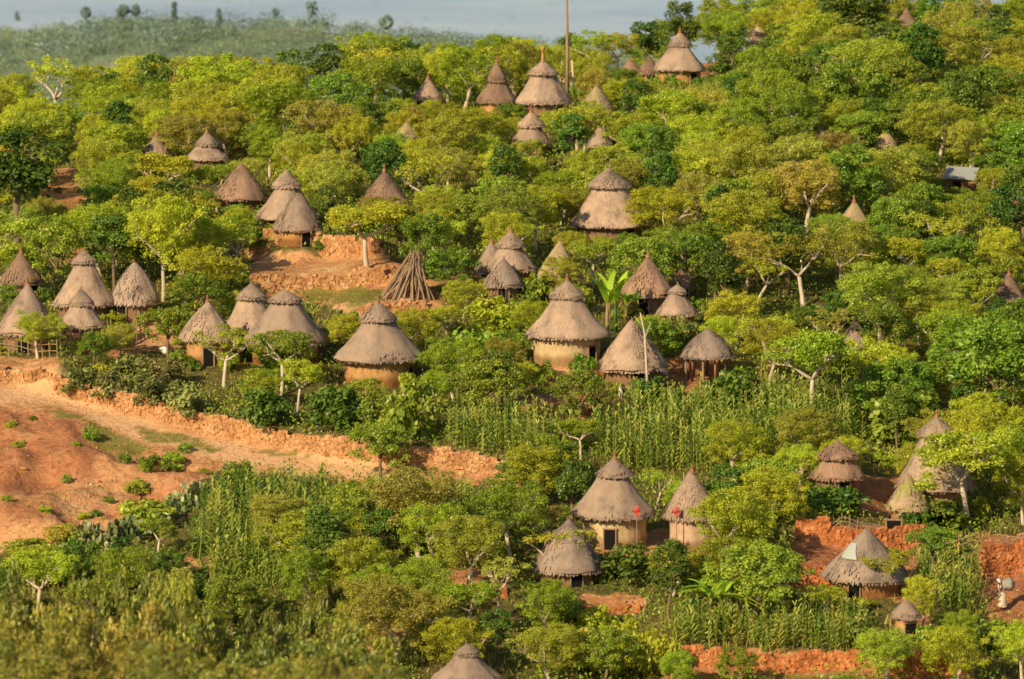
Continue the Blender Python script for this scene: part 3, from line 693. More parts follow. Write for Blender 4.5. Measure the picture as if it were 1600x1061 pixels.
def tree_proto(seed, kind):
    r_ = np.random.default_rng(seed)
    mb = MB()
    par = {'feather':(5.0,2.3,3.8,28,.46,12500,.066,.5), 'flat':(4.9,2.2,1.7,13,.55,5200,.09,.4),
           'broad':(4.8,2.2,3.7,24,.56,9000,.09,.7), 'tall':(6.5,1.5,4.6,16,.7,4600,.125,.7), 'sparse':(5.0,2.0,2.2,11,.42,1500,.088,.5),
           'brush':(5.0,2.3,2.8,14,.42,2300,.085,.6),'olive':(5.0,2.7,3.0,15,.44,4700,.085,.6), 'hang':(5.6,2.3,3.6,18,.66,5600,.11,1.0)}[kind]
    Ht,Rc,Hc,nend,cr,nl,ls,fl = par
    th = Ht-min(Hc,2.6)*.92
    base_d = Vector((r_.uniform(-.22,.22), r_.uniform(-.22,.22), 1))
    top, d, pts = limb(mb, (0,0,-.4), base_d, th*.75+.4, .16, .12, r_, .14)
    ends=[]
    nb = 3 if kind!='tall' else 4
    for k in range(nb):
        a = 2*PI*k/nb+r_.uniform(-.5,.5)
        dd = Vector((math.cos(a), math.sin(a), r_.uniform(.7,1.4) if kind!='flat' else r_.uniform(.45,.8)))
        e, d2, _ = limb(mb, top, dd, Rc*.62, .10, .065, r_, .35)
        for q in range(3):
            a2 = a+r_.uniform(-.9,.9)
            d3 = Vector((math.cos(a2), math.sin(a2), r_.uniform(.1,1.1)))
            e2, d4, pp = limb(mb, e, d3, Rc*r_.uniform(.4,.62), .055, .025, r_, .4)
            ends.append(e2)
            for z in range(2):
                e3,_,_ = limb(mb, e2 if z else pp[2], Vector((r_.normal(),r_.normal(),.5)), Rc*.3, .022, .008, r_, .5, 2)
                ends.append(e3)
    # clump centres: limb ends pulled toward an uneven crown volume
    C=[]
    lob = [r_.uniform(.72,1.18) for _ in range(7)]
    tot = nend*3
    for q in range(tot):
        a = r_.uniform(0,2*PI); f = r_.uniform(.1,1)**.55
        rr = Rc*f*lob[int(a/(2*PI)*7)%7]
        zt = math.sqrt(max(0,1-(f*.96)**2))
        z = r_.uniform(-.85,1)*zt*Hc*.5 if q%3 else zt*Hc*.5
        C.append((rr*math.cos(a), rr*math.sin(a), Ht-Hc*.5+z-.15))
    for e in ends:
        if r_.random()<.8: C.append((e.x*1.0,e.y*1.0,min(e.z, Ht-.1)))
    C = np.array(C); 
    if kind=='sparse': C = C[r_.random(len(C))<.45]
    keep = r_.random(len(C))<.84; C=C[keep]
    rad = cr*r_.uniform(.45,1.15,len(C))
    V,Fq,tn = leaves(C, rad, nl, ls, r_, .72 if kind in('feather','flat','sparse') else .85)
    if kind in('feather','flat','sparse','hang'): V,Fq,tn = wisps(V,Fq,tn,C,{'feather':2400,'flat':450,'sparse':260,'hang':500}[kind],ls*.9,r_)
    return mb, V, Fq, tn
KMAT = {'brush':('olive','barkdark'),'feather':('feather','bark'),'flat':('feather','bark'),'broad':('broad','barkdark'),'tall':('dark','barkdark'),'sparse':('feather','bark'),'olive':('olive','barkdark'),'hang':('broad','barkdark')}
KRC = {'brush':(5.0,2.3),'feather':(5.2,2.45),'flat':(4.9,2.3),'broad':(5.0,2.35),'tall':(6.5,1.6),'sparse':(5.0,2.0),'olive':(5.0,3.0),'hang':(5.6,2.4)}
PROTO = {}
def get_protos(kind, n, seed):
    out=[]
    for k in range(n):
        mb,V,Fq,tn = tree_proto(seed+k, kind)
        mt = bpy.data.meshes.new('trunk'); mt.from_pydata([tuple(v) for v in mb.v],[],mb.f); mt.materials.append(M[KMAT[kind][1]]); mt.update()
        for p in mt.polygons: p.use_smooth=True
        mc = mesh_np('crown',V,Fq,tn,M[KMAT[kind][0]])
        out.append((mt,mc))
    return out
for kind,n,s in (('feather',9,100),('flat',3,200),('broad',4,300),('tall',2,400),('sparse',3,500),('olive',4,600),('hang',2,700),('brush',3,800)):
    PROTO[kind]=get_protos(kind,n,s)
TNAME = {'brush':'scrubby_tree','feather':'feathery_tree','flat':'flat_topped_tree','broad':'broadleaf_tree','tall':'evergreen_tree','sparse':'sparse_tree','olive':'scrubby_tree','hang':'weeping_tree'}
TDESC = {'brush':'thin branchy olive tree','feather':'yellow green feathery tree','flat':'flat topped pale green tree','broad':'mid green leafy tree','tall':'dark upright tree','sparse':'thin half bare tree','olive':'olive brown scrubby tree','hang':'dull green drooping tree'}
placed=[]
darkbroad = {}
def put_tree(kind, x, y, s, sxy=None, rz=None, label=None, group=None, pi=None, mat=None):
    pr = PROTO[kind][pi if pi is not None else random.randrange(len(PROTO[kind]))]
    z = gz2(x,y); sx_=(sxy or s)
    o = empty(TNAME[kind], (x,y,z), rz if rz is not None else random.uniform(0,6.28), (sx_*random.uniform(.9,1.12),sx_*random.uniform(.9,1.12),s))
    o.rotation_euler[0]=random.uniform(-.09,.09); o.rotation_euler[1]=random.uniform(-.09,.09)
    link('trunk', pr[0], o); c = link('crown', pr[1], o)
    placed.append([o,kind,label,group])
    if label: tag(o,label,'tree',group)
    return o
def shrub_proto(seed, mat, R=1., Hh=1.2, nl=1500, ls=.085):
    r_ = np.random.default_rng(seed); n=26
    a = r_.uniform(0,2*PI,n); f = r_.uniform(0,1,n)**.5*R*.8; z = r_.uniform(.15,1,n)*Hh*np.sqrt(np.maximum(.05,1-(f/R)**2))
    C = np.stack([np.cos(a)*f,np.sin(a)*f,z],-1); rad = R*r_.uniform(.2,.38,n)
    V,Fq,tn = leaves(C,rad,nl,ls,r_,.9,.4)
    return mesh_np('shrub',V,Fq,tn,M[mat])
SH = {'green':[shrub_proto(900+k,'broad') for k in range(4)], 'dark':[shrub_proto(910+k,'dark',nl=1900) for k in range(3)],
      'light':[shrub_proto(920+k,'feather') for k in range(3)], 'olive':[shrub_proto(930+k,'olivebush',nl=1900) for k in range(3)]}
SDESC = {'green':'green leafy shrub','dark':'dark green dense shrub','light':'yellow green loose shrub','olive':'olive brown shrub'}
def put_shrub(kind, x, y, rx, h, label=None, group=None):
    o = link('shrub', random.choice(SH[kind])); o.location=(x,y,gz2(x,y)-.1); o.rotation_euler=(0,0,random.uniform(0,6.28))
    o.scale=(rx,rx,h/1.3); placed.append([o,'shrub_'+kind,label,group])
    if label: tag(o,label,'shrub',group)
    return o
def cactus_proto(seed):
    r_=np.random.default_rng(seed); V=[];Fq=[];tn=[]
    for k in range(70):
        a=r_.uniform(0,6.28); rr=r_.uniform(0,1)**.6*1.05; z=r_.uniform(.1,1.)*(1.15-.6*rr); c=np.array([math.cos(a)*rr,math.sin(a)*rr,z])
        nr=r_.normal(size=3)*[1,1,.3]; nr/=np.linalg.norm(nr); up=np.array([r_.normal(0,.35),r_.normal(0,.35),1.]); t=np.cross(nr,up); t/=np.linalg.norm(t); b_=np.cross(t,nr)
        w=r_.uniform(.12,.17); o=len(V); n=10
        e_=np.array([.03,0,0]); g_=np.array([0,0,-.05])
        V+= [g_-e_,g_+e_,c+e_,c-e_]; Fq.append((o,o+1,o+2,o+3)); tn.append(.3); o=len(V)
        for s_ in (-.02,.02):
            for q in range(n): 
                an=2*PI*q/n; V.append(c+nr*s_+t*math.cos(an)*w*.75+b_*math.sin(an)*w)
        tt=r_.uniform(.2,1.)
        for s_ in (0,n):
            for q in range(1,n-2,2): Fq.append((o+s_,o+s_+q,o+s_+q+1,o+s_+q+2)); tn.append(tt)
            
    return mesh_np('cactus',np.array(V),np.array(Fq),np.array(tn),M['cactus'])
M['cactus'] = leafmat('cactus_pads',(.10,.15,.05),(.26,.32,.12),(.58,.56,.26),.05)
CP=[cactus_proto(k) for k in range(2)]
for k,(px,py,r,lab) in enumerate([(140,842,1.1,'leftmost prickly pear clump at the foot of the bare slope'),(168,858,1.0,'prickly pear clump in front of the other lower ones'),(200,840,1.2,'prickly pear clump right of the leftmost one'),
      (232,826,1.2,'prickly pear clump left of the lower left maize'),(282,792,1.1,'highest prickly pear clump, at the upper left corner of the lower maize'),(255,806,.9,'small prickly pear clump just below the highest one'),(110,872,.9,'lowest small prickly pear clump at bottom left'),(300,772,.8,'small pale prickly pear clump at the top of the lower maize')]):
    p=at(px,py); o=link('prickly_pear',CP[k%2]); o.location=(p.x,p.y,gz2(p.x,p.y)-.05); o.scale=(r,r,r); o.rotation_euler=(0,0,k*1.3); tag(o,lab,'cactus','prickly pear clumps at the foot of the bare slope')
# ------------------------------------------------------------------ maize
FIELDS = [ # polygon of the plant feet, spacing m, height, light tone shift
 [(930,650),(1120,640),(1200,650),(1330,660),(1350,690),(1180,715),(1130,745),(960,742),(925,700)],
 [(300,800),(420,770),(560,775),(640,790),(790,800),(800,860),(640,860),(560,830),(450,880),(440,930),(330,930),(290,860)],
 [(1140,985),(1240,975),(1345,985),(1350,1022),(1140,1024)],
 [(1430,905),(1535,895),(1530,965),(1440,960)],
 [(700,665),(820,668),(905,690),(900,722),(740,722),(700,700)],
 [(1190,625),(1400,622),(1400,668),(1190,660)],
 [(1190,860),(1238,862),(1236,940),(1180,940)],
 [(1030,985),(1140,985),(1140,1022),(1060,1018)],
]
def maize_arrays(seed, Hh=1.85):
    r_ = np.random.default_rng(seed); V=[];Fq=[];tn=[]
    def quad(a,b,c,d,t): o=len(V); V.extend([a,b,c,d]); Fq.append((o,o+1,o+2,o+3)); tn.append(t)
    w=.022
    for a in (0,PI/2):
        e=np.array([math.cos(a)*w,math.sin(a)*w,0])
        quad(-e+[0,0,-.1],e+[0,0,-.1],e*.5+np.array([0,0,Hh]),-e*.5+np.array([0,0,Hh]),.95)
    ang = r_.uniform(0,6.28)
    for k in range(11):
        z = .25+Hh*.8*k/11; a = ang+(k%2)*PI+r_.uniform(-.5,.5)
        l = r_.uniform(.45,.75)*(1.1-.4*k/11); wd=.055
        dr = np.array([math.cos(a),math.sin(a),0]); sd=np.array([-dr[1],dr[0],0])*wd
        p0=np.array([0,0,z]); p1=p0+dr*l*.45+[0,0,l*.5]; p2=p0+dr*l+[0,0,l*.25]
        tt = r_.uniform(.2,.85)
        quad(p0-sd*.6,p0+sd*.6,p1+sd,p1-sd,tt); quad(p1-sd,p1+sd,p2+sd*.2,p2-sd*.2,tt+.1)
    for k in range(4):
        a=r_.uniform(0,6.28); q=np.array([math.cos(a)*.12,math.sin(a)*.12,.22]); e=np.array([.012,.012,0])
        quad(np.array([0,0,Hh])-e,np.array([0,0,Hh])+e,np.array([0,0,Hh])+q+e,np.array([0,0,Hh])+q-e,1.15)
    return np.array(V),np.array(Fq),np.array(tn)
MZ = [maize_arrays(40+k) for k in range(5)]
MZM = [mesh_np('maize_plant',v,f,t,M['maize']) for v,f,t in MZ]
spots=[]
for fi,poly in enumerate(FIELDS):
    W = [at(*q) for q in poly]; x0=min(p.x for p in W);x1=max(p.x for p in W);y0=min(p.y for p in W);y1=max(p.y for p in W)
    y=y0
    while y<y1:
        x=x0
        while x<x1:
            xx=x+random.uniform(-.14,.14); yy=y+random.uniform(-.14,.14)
            q=proj(xx,yy,gz2(xx,yy))
            ok = bool(inpoly([q[0]],[q[1]],poly)[0]) and all(math.hypot(xx-p.x,yy-p.y)>R*1.05 for p,R in hutinfo)
            if ok and random.random()<.9 and float(vnoise(np.array([xx]),np.array([yy]),2.1,71)[0])>.12: spots.append((yy,xx,fi))
            x+=.42
        y+=.62
spots.sort()
rest=[]
FD = ['in the pale field below the open hut','in the dark lower left field','above the low orange wall at bottom right','right of the wide grey cone hut','beside the big round shrub at centre','behind the white trunk at right','left of the orange wall at lower right','beside the banana plant']
for k,(yy,xx,fi) in enumerate(spots):
    z=gz2(xx,yy); s=random.uniform(.62,1.18)
    if k<300:
        o=link('maize_plant',MZM[k%5]); o.location=(xx,yy,z); o.rotation_euler=(random.uniform(-.2,.2),random.uniform(-.2,.2),random.uniform(0,6.28)); o.scale=(s,s,s)
        tag(o,'tall green maize plant '+FD[fi],'maize plant','maize plants '+FD[fi])
    else: rest.append((xx,yy,z,s))
parts=[];tn=[]
for k,(xx,yy,z,s) in enumerate(rest):
    v,f,t=MZ[k%5]; a=random.uniform(0,6.28); ca,sa=math.cos(a)*s,math.sin(a)*s
    V=np.stack([v[:,0]*ca-v[:,1]*sa+xx, v[:,0]*sa+v[:,1]*ca+yy, v[:,2]*s+z],-1); parts.append((V,f)); tn.append(t+random.uniform(-.4,.45))
if parts:
    V,Fq=join(parts); o=link('maize_field',mesh_np('maize_field',V,Fq,np.concatenate(tn),M['maize'])); tag(o,'dense rows of maize filling the terraces farther up the slope','maize',kind='stuff')
# ------------------------------------------------------------------ banana plants
def banana(px,py,Hh,nleaf,label,lean=0,seed=0,upright=.5,wd=.2):
    p=at(px,py); r_=np.random.default_rng(seed)
    o=empty('banana_plant',(p.x,p.y,gz2(p.x,p.y))); tag(o,label,'banana plant')
    for s_ in range(2):
        mb=MB(); q=Vector(((s_-.5)*.5,0,0)); mb.tube([q+Vector((0,0,-.2)),q+Vector((lean*.3,0,Hh*.25)),q+Vector((lean*.6,0,Hh*.5))],[.15,.12,.07],8); mb.build('stem',M['maize'] if s_ else M['wood'],o,True)
    for k in range(nleaf):
        a=2*PI*k/nleaf+r_.uniform(-.3,.3); el=r_.uniform(upright,1.35); l=Hh*r_.uniform(.55,.75)
        d=np.array([math.cos(a)*math.cos(el),math.sin(a)*math.cos(el),math.sin(el)]); sd=np.array([-math.sin(a),math.cos(a),0])
        V=[];n=9;p0=np.array([((k%2)-.5)*.5+lean*.6,0,Hh*.48])
        for i in range(n):
            t=i/(n-1); c=p0+d*l*t+np.array([math.cos(a)*.35*t*t*l,math.sin(a)*.35*t*t*l,-t**2.2*l*(.65*(1.4-el*.6) if upright<.9 else .18)])
            w=wd*math.sin(PI*min(1,.08+t*.92))**.6*(.3 if i==0 else 1); j=r_.uniform(.8,1.1)
            V+= [c-sd*w*j+[0,0,.05],c,c+sd*w*j+[0,0,.05]]
        Fq=[(3*i+b,3*i+b+1,3*i+b+4,3*i+b+3) for i in range(n-1) for b in (0,1)]
        link('leaf',mesh_np('leaf',V,Fq,np.full(len(Fq),r_.uniform(.3,.9)),M['banana']),o)
banana(1118,985,3.4,13,'broad banana plant with long arching leaves beside the maize, bottom centre right',0,3,.35)
banana(955,518,3.5,9,'banana plant with upright bright yellow green leaves right of the cream walled hut',0,5,1.0,.24)
banana(985,500,2.0,7,'smaller banana plant between the bright banana and the low broad hut',0,6,.7)
banana(1160,960,2.2,8,'short banana plant right of the broad arching one',0,8,.5)
# ------------------------------------------------------------------ hand-placed trees  (base px, base py, crown half width px, height px)
def ht(kind,px,py,hw,h,label,pi=None,rz=None):
    p=at(px,py); s=h/F*p.y/KRC[kind][0]; sxy=hw/F*p.y/KRC[kind][1]
    return put_tree(kind,p.x,p.y,s,sxy,rz,label,None,pi)
ht('sparse',350,606,48,98,'small tree with a white forked trunk in front of the plain cone hut',0)
ht('flat',440,618,50,100,'tree with a pale twisting trunk below the wide left trio hut',1)
ht('sparse',1255,482,55,115,'pale tree forked in a wide Y above dark bushes, right side',1)
ht('flat',1272,668,58,150,'tall tree with a long bare white trunk rising from the maize',0)
ht('flat',1362,640,46,112,'tree with forked pale trunk just right of the tall white trunk',2)
ht('flat',1515,825,78,150,'flat topped green tree in front of the tall right side hut',1)
ht('flat',575,424,62,105,'pale trunked tree in the orange yard left of the stacked poles',0)
ht('feather',255,470,62,175,'yellow green tree with slender pale trunk beside the round grey hut',2)
ht('feather',135,485,34,60,'bright sapling in front of the wide far left hut',3)
ht('feather',60,560,40,78,'yellow green sprig tree in front of the big left edge cone hut',4)
ht('feather',1145,905,72,150,'bright yellow green tree covering the right of the pink walled hut',1)
ht('flat',1375,930,50,72,'low bright tree hiding the front of the wide grey cone hut',2)
ht('feather',1440,985,36,90,'yellow green tree touching the tiny granary',5)
ht('sparse',880,912,50,95,'bare branched tree in front of the low domed hut',2)
ht('sparse',1205,572,42,90,'pale multi stemmed tree right of the open hut on posts',2)
ht('feather',870,470,42,72,'soft green tree covering the mossy hut above the cream hut',6)
ht('feather',600,372,60,68,'feathery tree hiding the foot of the pointed brown hut',7)
ht('feather',1030,395,52,110,'bright tree covering the right edge of the biggest upper hut',8)
ht('broad',660,440,45,112,'dark green bushy tree standing behind the stacked poles',0)
ht('feather',685,895,60,120,'feathery tree with straight white trunk, lower centre',0)
ht('feather',668,975,56,112,'feathery tree with thin white trunk near the bottom centre',1)
ht('flat',740,1000,46,92,'small flat topped tree with white trunk right of the thin white trunk, bottom centre',2)
ht('sparse',785,968,40,100,'slim leaning pale trunked tree beside the broken orange wall',1)
ht('feather',490,905,84,112,'wide yellow green tree above the lower left maize, left one of two',3)
ht('feather',655,880,74,160,'wide yellow green tree in front of the footpath wall, right one of two',2)
ht('feather',800,880,62,140,'yellow green tree left of the low domed hut',4)
ht('feather',430,860,60,92,'yellow green tree at the upper edge of the lower left maize',5)
ht('feather',480,975,50,125,'yellow green tree with leaning pale trunk, lower left centre',6)
ht('tall',1342,120,52,165,'dark green upright tree near the top edge at right',0)
ht('tall',30,400,62,200,'dark glossy tree at the left edge above the small brown hut',1)
ht('broad',1500,620,62,130,'dark round leafed tree left of the drooping tree, right side',1)
ht('hang',1560,690,85,190,'tall drooping olive green tree at the right edge behind the tall hut',0)
ht('hang',1600,640,60,170,'second drooping tree half cut by the right edge',1)
ht('feather',1255,740,50,110,'bright tree left of the sagging brown hut',7)
ht('feather',1200,850,62,130,'bright tree between the pink walled hut and the orange wall',8)
ht('feather',1150,760,56,110,'yellow green tree above the pink walled hut',0)
ht('broad',830,785,52,80,'rounded green tree right of the footpath wall end',2)
ht('feather',830,800,58,112,'bright tree upper left of the two tiered hut with black doorway',5)
ht('feather',1600,820,48,110,'bright tree at the right edge above the person',6)
ht('broad',860,770,48,95,'mid green tree behind the two tiered hut with black doorway',3)
# hand-placed shrubs
def hs(kind,px,py,hw,h,label):
    p=at(px,py); return put_shrub(kind,p.x,p.y,hw/F*p.y/1.05,h/F*p.y,label)
hs('green',640,688,56,104,'biggest round green shrub on the wall top at centre left')
hs('dark',522,672,62,72,'dark dense shrub on the wall, left of the biggest round shrub')
hs('dark',410,662,50,60,'dark green shrub beside the white forked trunk')
hs('green',578,678,32,62,'narrow green shrub squeezed beside the biggest round shrub')
for k,(a,b,c,d,t) in enumerate([(125,612,32,44,'first olive brown bush at the left end of the hedge over the path'),(175,622,36,50,'second olive brown bush of the hedge over the path'),(232,632,38,50,'third olive brown bush of the hedge over the path'),
        (290,646,42,54,'broad olive brown bush at the right end of the hedge over the path'),(205,596,38,48,'olive brown bush in the back row of the hedge, left'),(262,606,40,50,'olive brown bush in the back row of the hedge, right')]): hs('olive',a,b,c,d,t)
hs('green',372,768,32,52,'round green bush alone on the bare slope below the path')
hs('green',268,722,26,30,'upper bush of the green gully strip on the bare slope')
hs('green',238,742,26,30,'middle bush of the green gully strip on the bare slope')
hs('green',212,762,24,26,'lowest bush of the green gully strip on the bare slope')
hs('green',196,738,14,18,'small separate bush left of the green gully strip')
hs('green',288,706,16,16,'little bush between the gully strip and the path')
for a_,b_,c_,d_ in ((18,672,12,'leftmost low tuft below the path'),(52,652,9,'low tuft close under the path bend'),(120,720,9,'low tuft between the grass patch and the thin bush'),(170,778,12,'low tuft near the middle of the lower bare slope'),
        (130,800,14,'low tuft just above the prickly pears'),(228,790,12,'low tuft left of the highest prickly pear clump'),(320,742,14,'low tuft at the right end of the bare slope'),(70,815,13,'low tuft near the bottom of the bare slope'),(12,800,12,'low tuft at the left edge of the lower bare slope')):
    hs(random.choice(['green','light']),a_,b_,c_,c_*1.1,d_)
hs('green',142,694,16,24,'small bush by the grass patch under the path')
hs('green',104,752,10,16,'thin bush alone in the middle of the bare slope')
hs('green',76,772,12,12,'low weed bush left of the thin one on the bare slope')
hs('green',150,796,10,14,'tiny bush near the foot of the bare slope')
hs('light',100,845,34,26,'yellow green bush at the foot of the bare slope')
hs('green',40,860,50,24,'low green bush at the bottom left of the bare slope')
hs('green',30,695,14,12,'tiny green tuft at the left edge of the bare slope')
hs('dark',980,905,58,58,'dark green wide shrub under the black doorway hut')
hs('dark',1075,905,50,50,'dark green shrub under the pink walled hut')
hs('dark',1145,640,60,66,'large dark shrub below the open hut on posts')
hs('dark',1010,628,44,46,'dark rounded shrub below the low broad hut with a pole')
hs('green',910,600,30,52,'green bush against the wall of the cream walled hut')
hs('green',845,600,26,40,'green bush at the left foot of the cream walled hut')
hs('green',735,600,65,90,'tall leafy green shrub right of the large orange walled hut')
hs('dark',1300,505,55,48,'dark shrub under the pinkish roof at right')
hs('dark',1300,800,60,50,'dark green bush below the sagging brown hut')
hs('light',1380,728,22,28,'pale yellow bush right of the sagging brown hut')
hs('dark',1480,820,60,50,'dark green shrub left of the flat topped tree trunk')
hs('green',1570,1010,60,50,'green shrub below the person at the bottom right')
hs('dark',1340,1015,44,60,'dark brown green shrub left of the tiny granary')
hs('dark',1430,815,30,32,'dark low shrub above the wide grey cone hut')
hs('green',872,972,44,56,'green bush under the earth bank of the low domed hut, left one of two')
hs('light',930,985,34,44,'yellow green bush under the earth bank of the low domed hut, right one of two')
hs('light',770,520,50,62,'yellow green shrub left of the cream walled hut')
hs('green',840,470,34,50,'small green shrub left of the cream hut cap')
hs('dark',545,540,26,66,'dark shrub between the wide trio hut and the orange walled hut')
hs('green',440,575,40,70,'green shrub before the wide trio hut')
hs('green',1420,700,70,110,'large leafy green shrub left of the tall right side hut')
hs('olive',1060,545,34,60,'brownish shrub between the low broad hut and the open hut')
hs('light',920,1050,44,84,'bright yellow bush at the bottom edge, left one of three')
hs('light',975,1052,48,92,'bright yellow bush at the bottom edge, middle one of three')
hs('light',1030,1060,40,84,'bright yellow bush at the bottom edge, right one of three')
# ------------------------------------------------------------------ keep-clear areas of the hillside
KEEP=[]  # (x0,y0,x1,y1, depth) : what stands nearer must not cover this
for h,(p,R) in zip(H,hutinfo):
    cx,apy,evy,w=h[:4]; vis=.74 if h[9]=='wallwood' else .86
    if h[8]=='thatchmoss': vis=.5
    wl = 20 if h[9] in('wallcream','wallorange','wallpink') and w>80 and h[11]!='the wide grey cone hut' else 0
    shy = h[8]=='thatchmoss' or h[11] in ('the rusty hut at the right edge','the roof at the top edge','the small low brown roof')
    if shy: KEEP.append((cx-w*.2,apy-3,cx+w*.2,apy+(evy-apy)*.45,p.y)); KEEP.append((cx-2,apy-5,cx+2,apy,p.y))
    else: KEEP.append((cx-w*.46,(apy+evy)/2,cx+w*.46,evy-5+wl,p.y)); KEEP.append((cx-w*.24,apy-6,cx+w*.24,(apy+evy)/2,p.y))
KEEP += [(1000,480,1018,612,0),(962,590,975,618,0),(185,700,290,760,0),(590,378,685,462,298),(862,55,895,150,365),(250,470,320,560,283),(1535,850,1600,950,262),(1290,820,1400,845,272),(60,265,110,300,345),(335,560,360,600,283),
         (1225,400,1290,470,300),(1262,560,1285,660,280),(920,410,985,490,298),(1040,870,1180,980,256),(1488,262,1520,280,345),(1500,770,1530,820,262),(395,410,540,440,300),(565,370,585,420,302)]
KPOLY=[([(-50,560),(95,556),(200,640),(330,675),(460,702),(690,730),(800,742),(800,755),(640,748),(560,750),(400,738),(350,726),(300,775),(150,835),(60,850),(-50,860)],268),
       ([(395,400),(560,405),(600,440),(600,460),(400,460)],298),([(1250,830),(1290,835),(1290,900),(1250,915)],258),([(1545,850),(1600,850),(1600,960),(1545,960)],250),
       ([(1060,1028),(1500,1028),(1500,1055),(1060,1055)],200),([(1345,750),(1400,755),(1395,790),(1345,790)],262),([(700,890),(790,892),(800,930),(700,930)],250),
       ([(940,640),(1180,640),(1180,720),(940,730)],262),([(1160,960),(1330,960),(1330,1015),(1160,1015)],235),([(290,800),(430,790),(430,900),(300,900)],246),([(720,630),(880,650),(880,700),(720,700)],268),
       ([(1440,870),(1520,865),(1520,930),(1440,940)],250)]
KEEP=[(a,b,c,d,e) if i<2*len(H) else (a,b,c,d,at((a+c)/2,d).y) for i,(a,b,c,d,e) in enumerate(KEEP)]
kpts=[]
for poly,dep in KPOLY:
    X=np.array([q[0] for q in poly]);Y_=np.array([q[1] for q in poly])
    g=np.array([(a,b) for a in range(int(X.min()),int(X.max())+1,9) for b in range(int(Y_.min()),int(Y_.max())+1,7)],float)
    g=g[inpoly(g[:,0],g[:,1],poly)]
    kpts.append((g,dep))
def occl(cx,cy,rx,ry,Y):
    for x0,y0,x1,y1,d in KEEP:
        if Y<d-.5:
            nx_=min(max(cx,x0),x1); ny_=min(max(cy,y0),y1)
            if ((nx_-cx)/rx)**2+((ny_-cy)/ry)**2<1.02: return True
    for g,d in kpts:
        if Y<d+30 and len(g) and (((g[:,0]-cx)/rx)**2+((g[:,1]-cy)/ry)**2<.75).any(): return True
    return False
allow=[p for p,_ in SOIL]
def base_ok(x,y,px,py,m,fld=False):
    for p,R in hutinfo:
        if math.hypot(x-p.x,y-p.y)<R+m: return False
    for poly in (allow if fld else allow+FIELDS):
        if bool(inpoly([px],[py],poly)[0]): return False
    return True
pts=[(o.location.x,o.location.y,1.5) for o,k,_,_ in placed]
cand=0; ntree=0
random.seed(21)
def near_pt(x,y,d):
    return any(abs(x-a)<d and math.hypot(x-a,y-b)<d for a,b,_ in pts)
TL=[]
for it in range(26000):
    Y=243+ (432-243)*random.random(); px=random.uniform(-70,1670); x=(px-800)/F*Y
    z=gz2(x,Y); qx,qy=proj(x,Y,z)
    if qy>1150 or qy<20: continue
    if px<560 and qy>1000: continue
    upper = qy<400
    if not upper and random.random()<.35: continue
    u=random.random()
    if upper: kind='feather' if u<.72 else 'broad' if u<.85 else 'flat' if u<.90 else 'sparse' if u<.96 else 'tall'
    else: kind='feather' if u<.54 else 'broad' if u<.76 else 'flat' if u<.84 else 'sparse' if u<.93 else 'tall'
    if px>1150 and 150<qy<700 and random.random()<.3: kind='broad'
    s=random.uniform(.70,1.2)*(.9 if not upper else 1)
    if kind=='tall': s*=.85
    for tr in range(3):
        Ht,Rc=KRC[kind]; k=F/Y
        cyc=qy-(Ht*.66)*s*k; rx=Rc*s*k*1.03; ry=Ht*.37*s*k
        if near_pt(x,Y,3.5*s): break
        if base_ok(x,Y,qx,qy,.3) and not occl(qx,cyc,rx,ry,Y):
            TL.append((Y,kind,x,s,qx,cyc,rx*.9,ry*.9)); pts.append((x,Y,1)); break
        s*=.72
        if s<.42: break
# drop trees of which the photo would show nothing (hidden behind nearer crowns and huts)
SW=4; buf=np.zeros((1061//SW+1,1600//SW),bool); gyv,gxv=np.mgrid[0:buf.shape[0],0:buf.shape[1]]*SW
items=[(t[0],'t',i) for i,t in enumerate(TL)]+[(p.y,'h',i) for i,(p,R) in enumerate(hutinfo)]
vis=[0]*len(TL)
for Yi,ty,i in sorted(items):
    if ty=='t':
        _,kind,x,s_,qx,cyc,rx,ry=TL[i]; msk=((gxv-qx)/rx)**2+((gyv-cyc)/ry)**2<.85
        vis[i]=int((msk&~buf).sum()); buf|=msk
    else:
        h=H[i]; buf|=(np.abs(gxv-h[0])<h[3]/2*np.clip((gyv-h[1])/(h[2]-h[1]+1),0,1))&(gyv>h[1])&(gyv<h[2])
cnt={}
for i in sorted(range(len(TL)),key=lambda i:-vis[i]):
    Yi,kind,x,s_=TL[i][:4]
    if vis[i]<14: continue
    if cnt.get(kind,0)>=(262 if kind=='feather' else 200): continue
    cnt[kind]=cnt.get(kind,0)+1
    put_tree(kind,x,Yi,s_,s_*random.uniform(.95,1.12)); ntree+=1
print('auto trees',ntree,cnt)
pts=[(o.location.x,o.location.y,1.5) for o,k,_,_ in placed]
nshrub=0
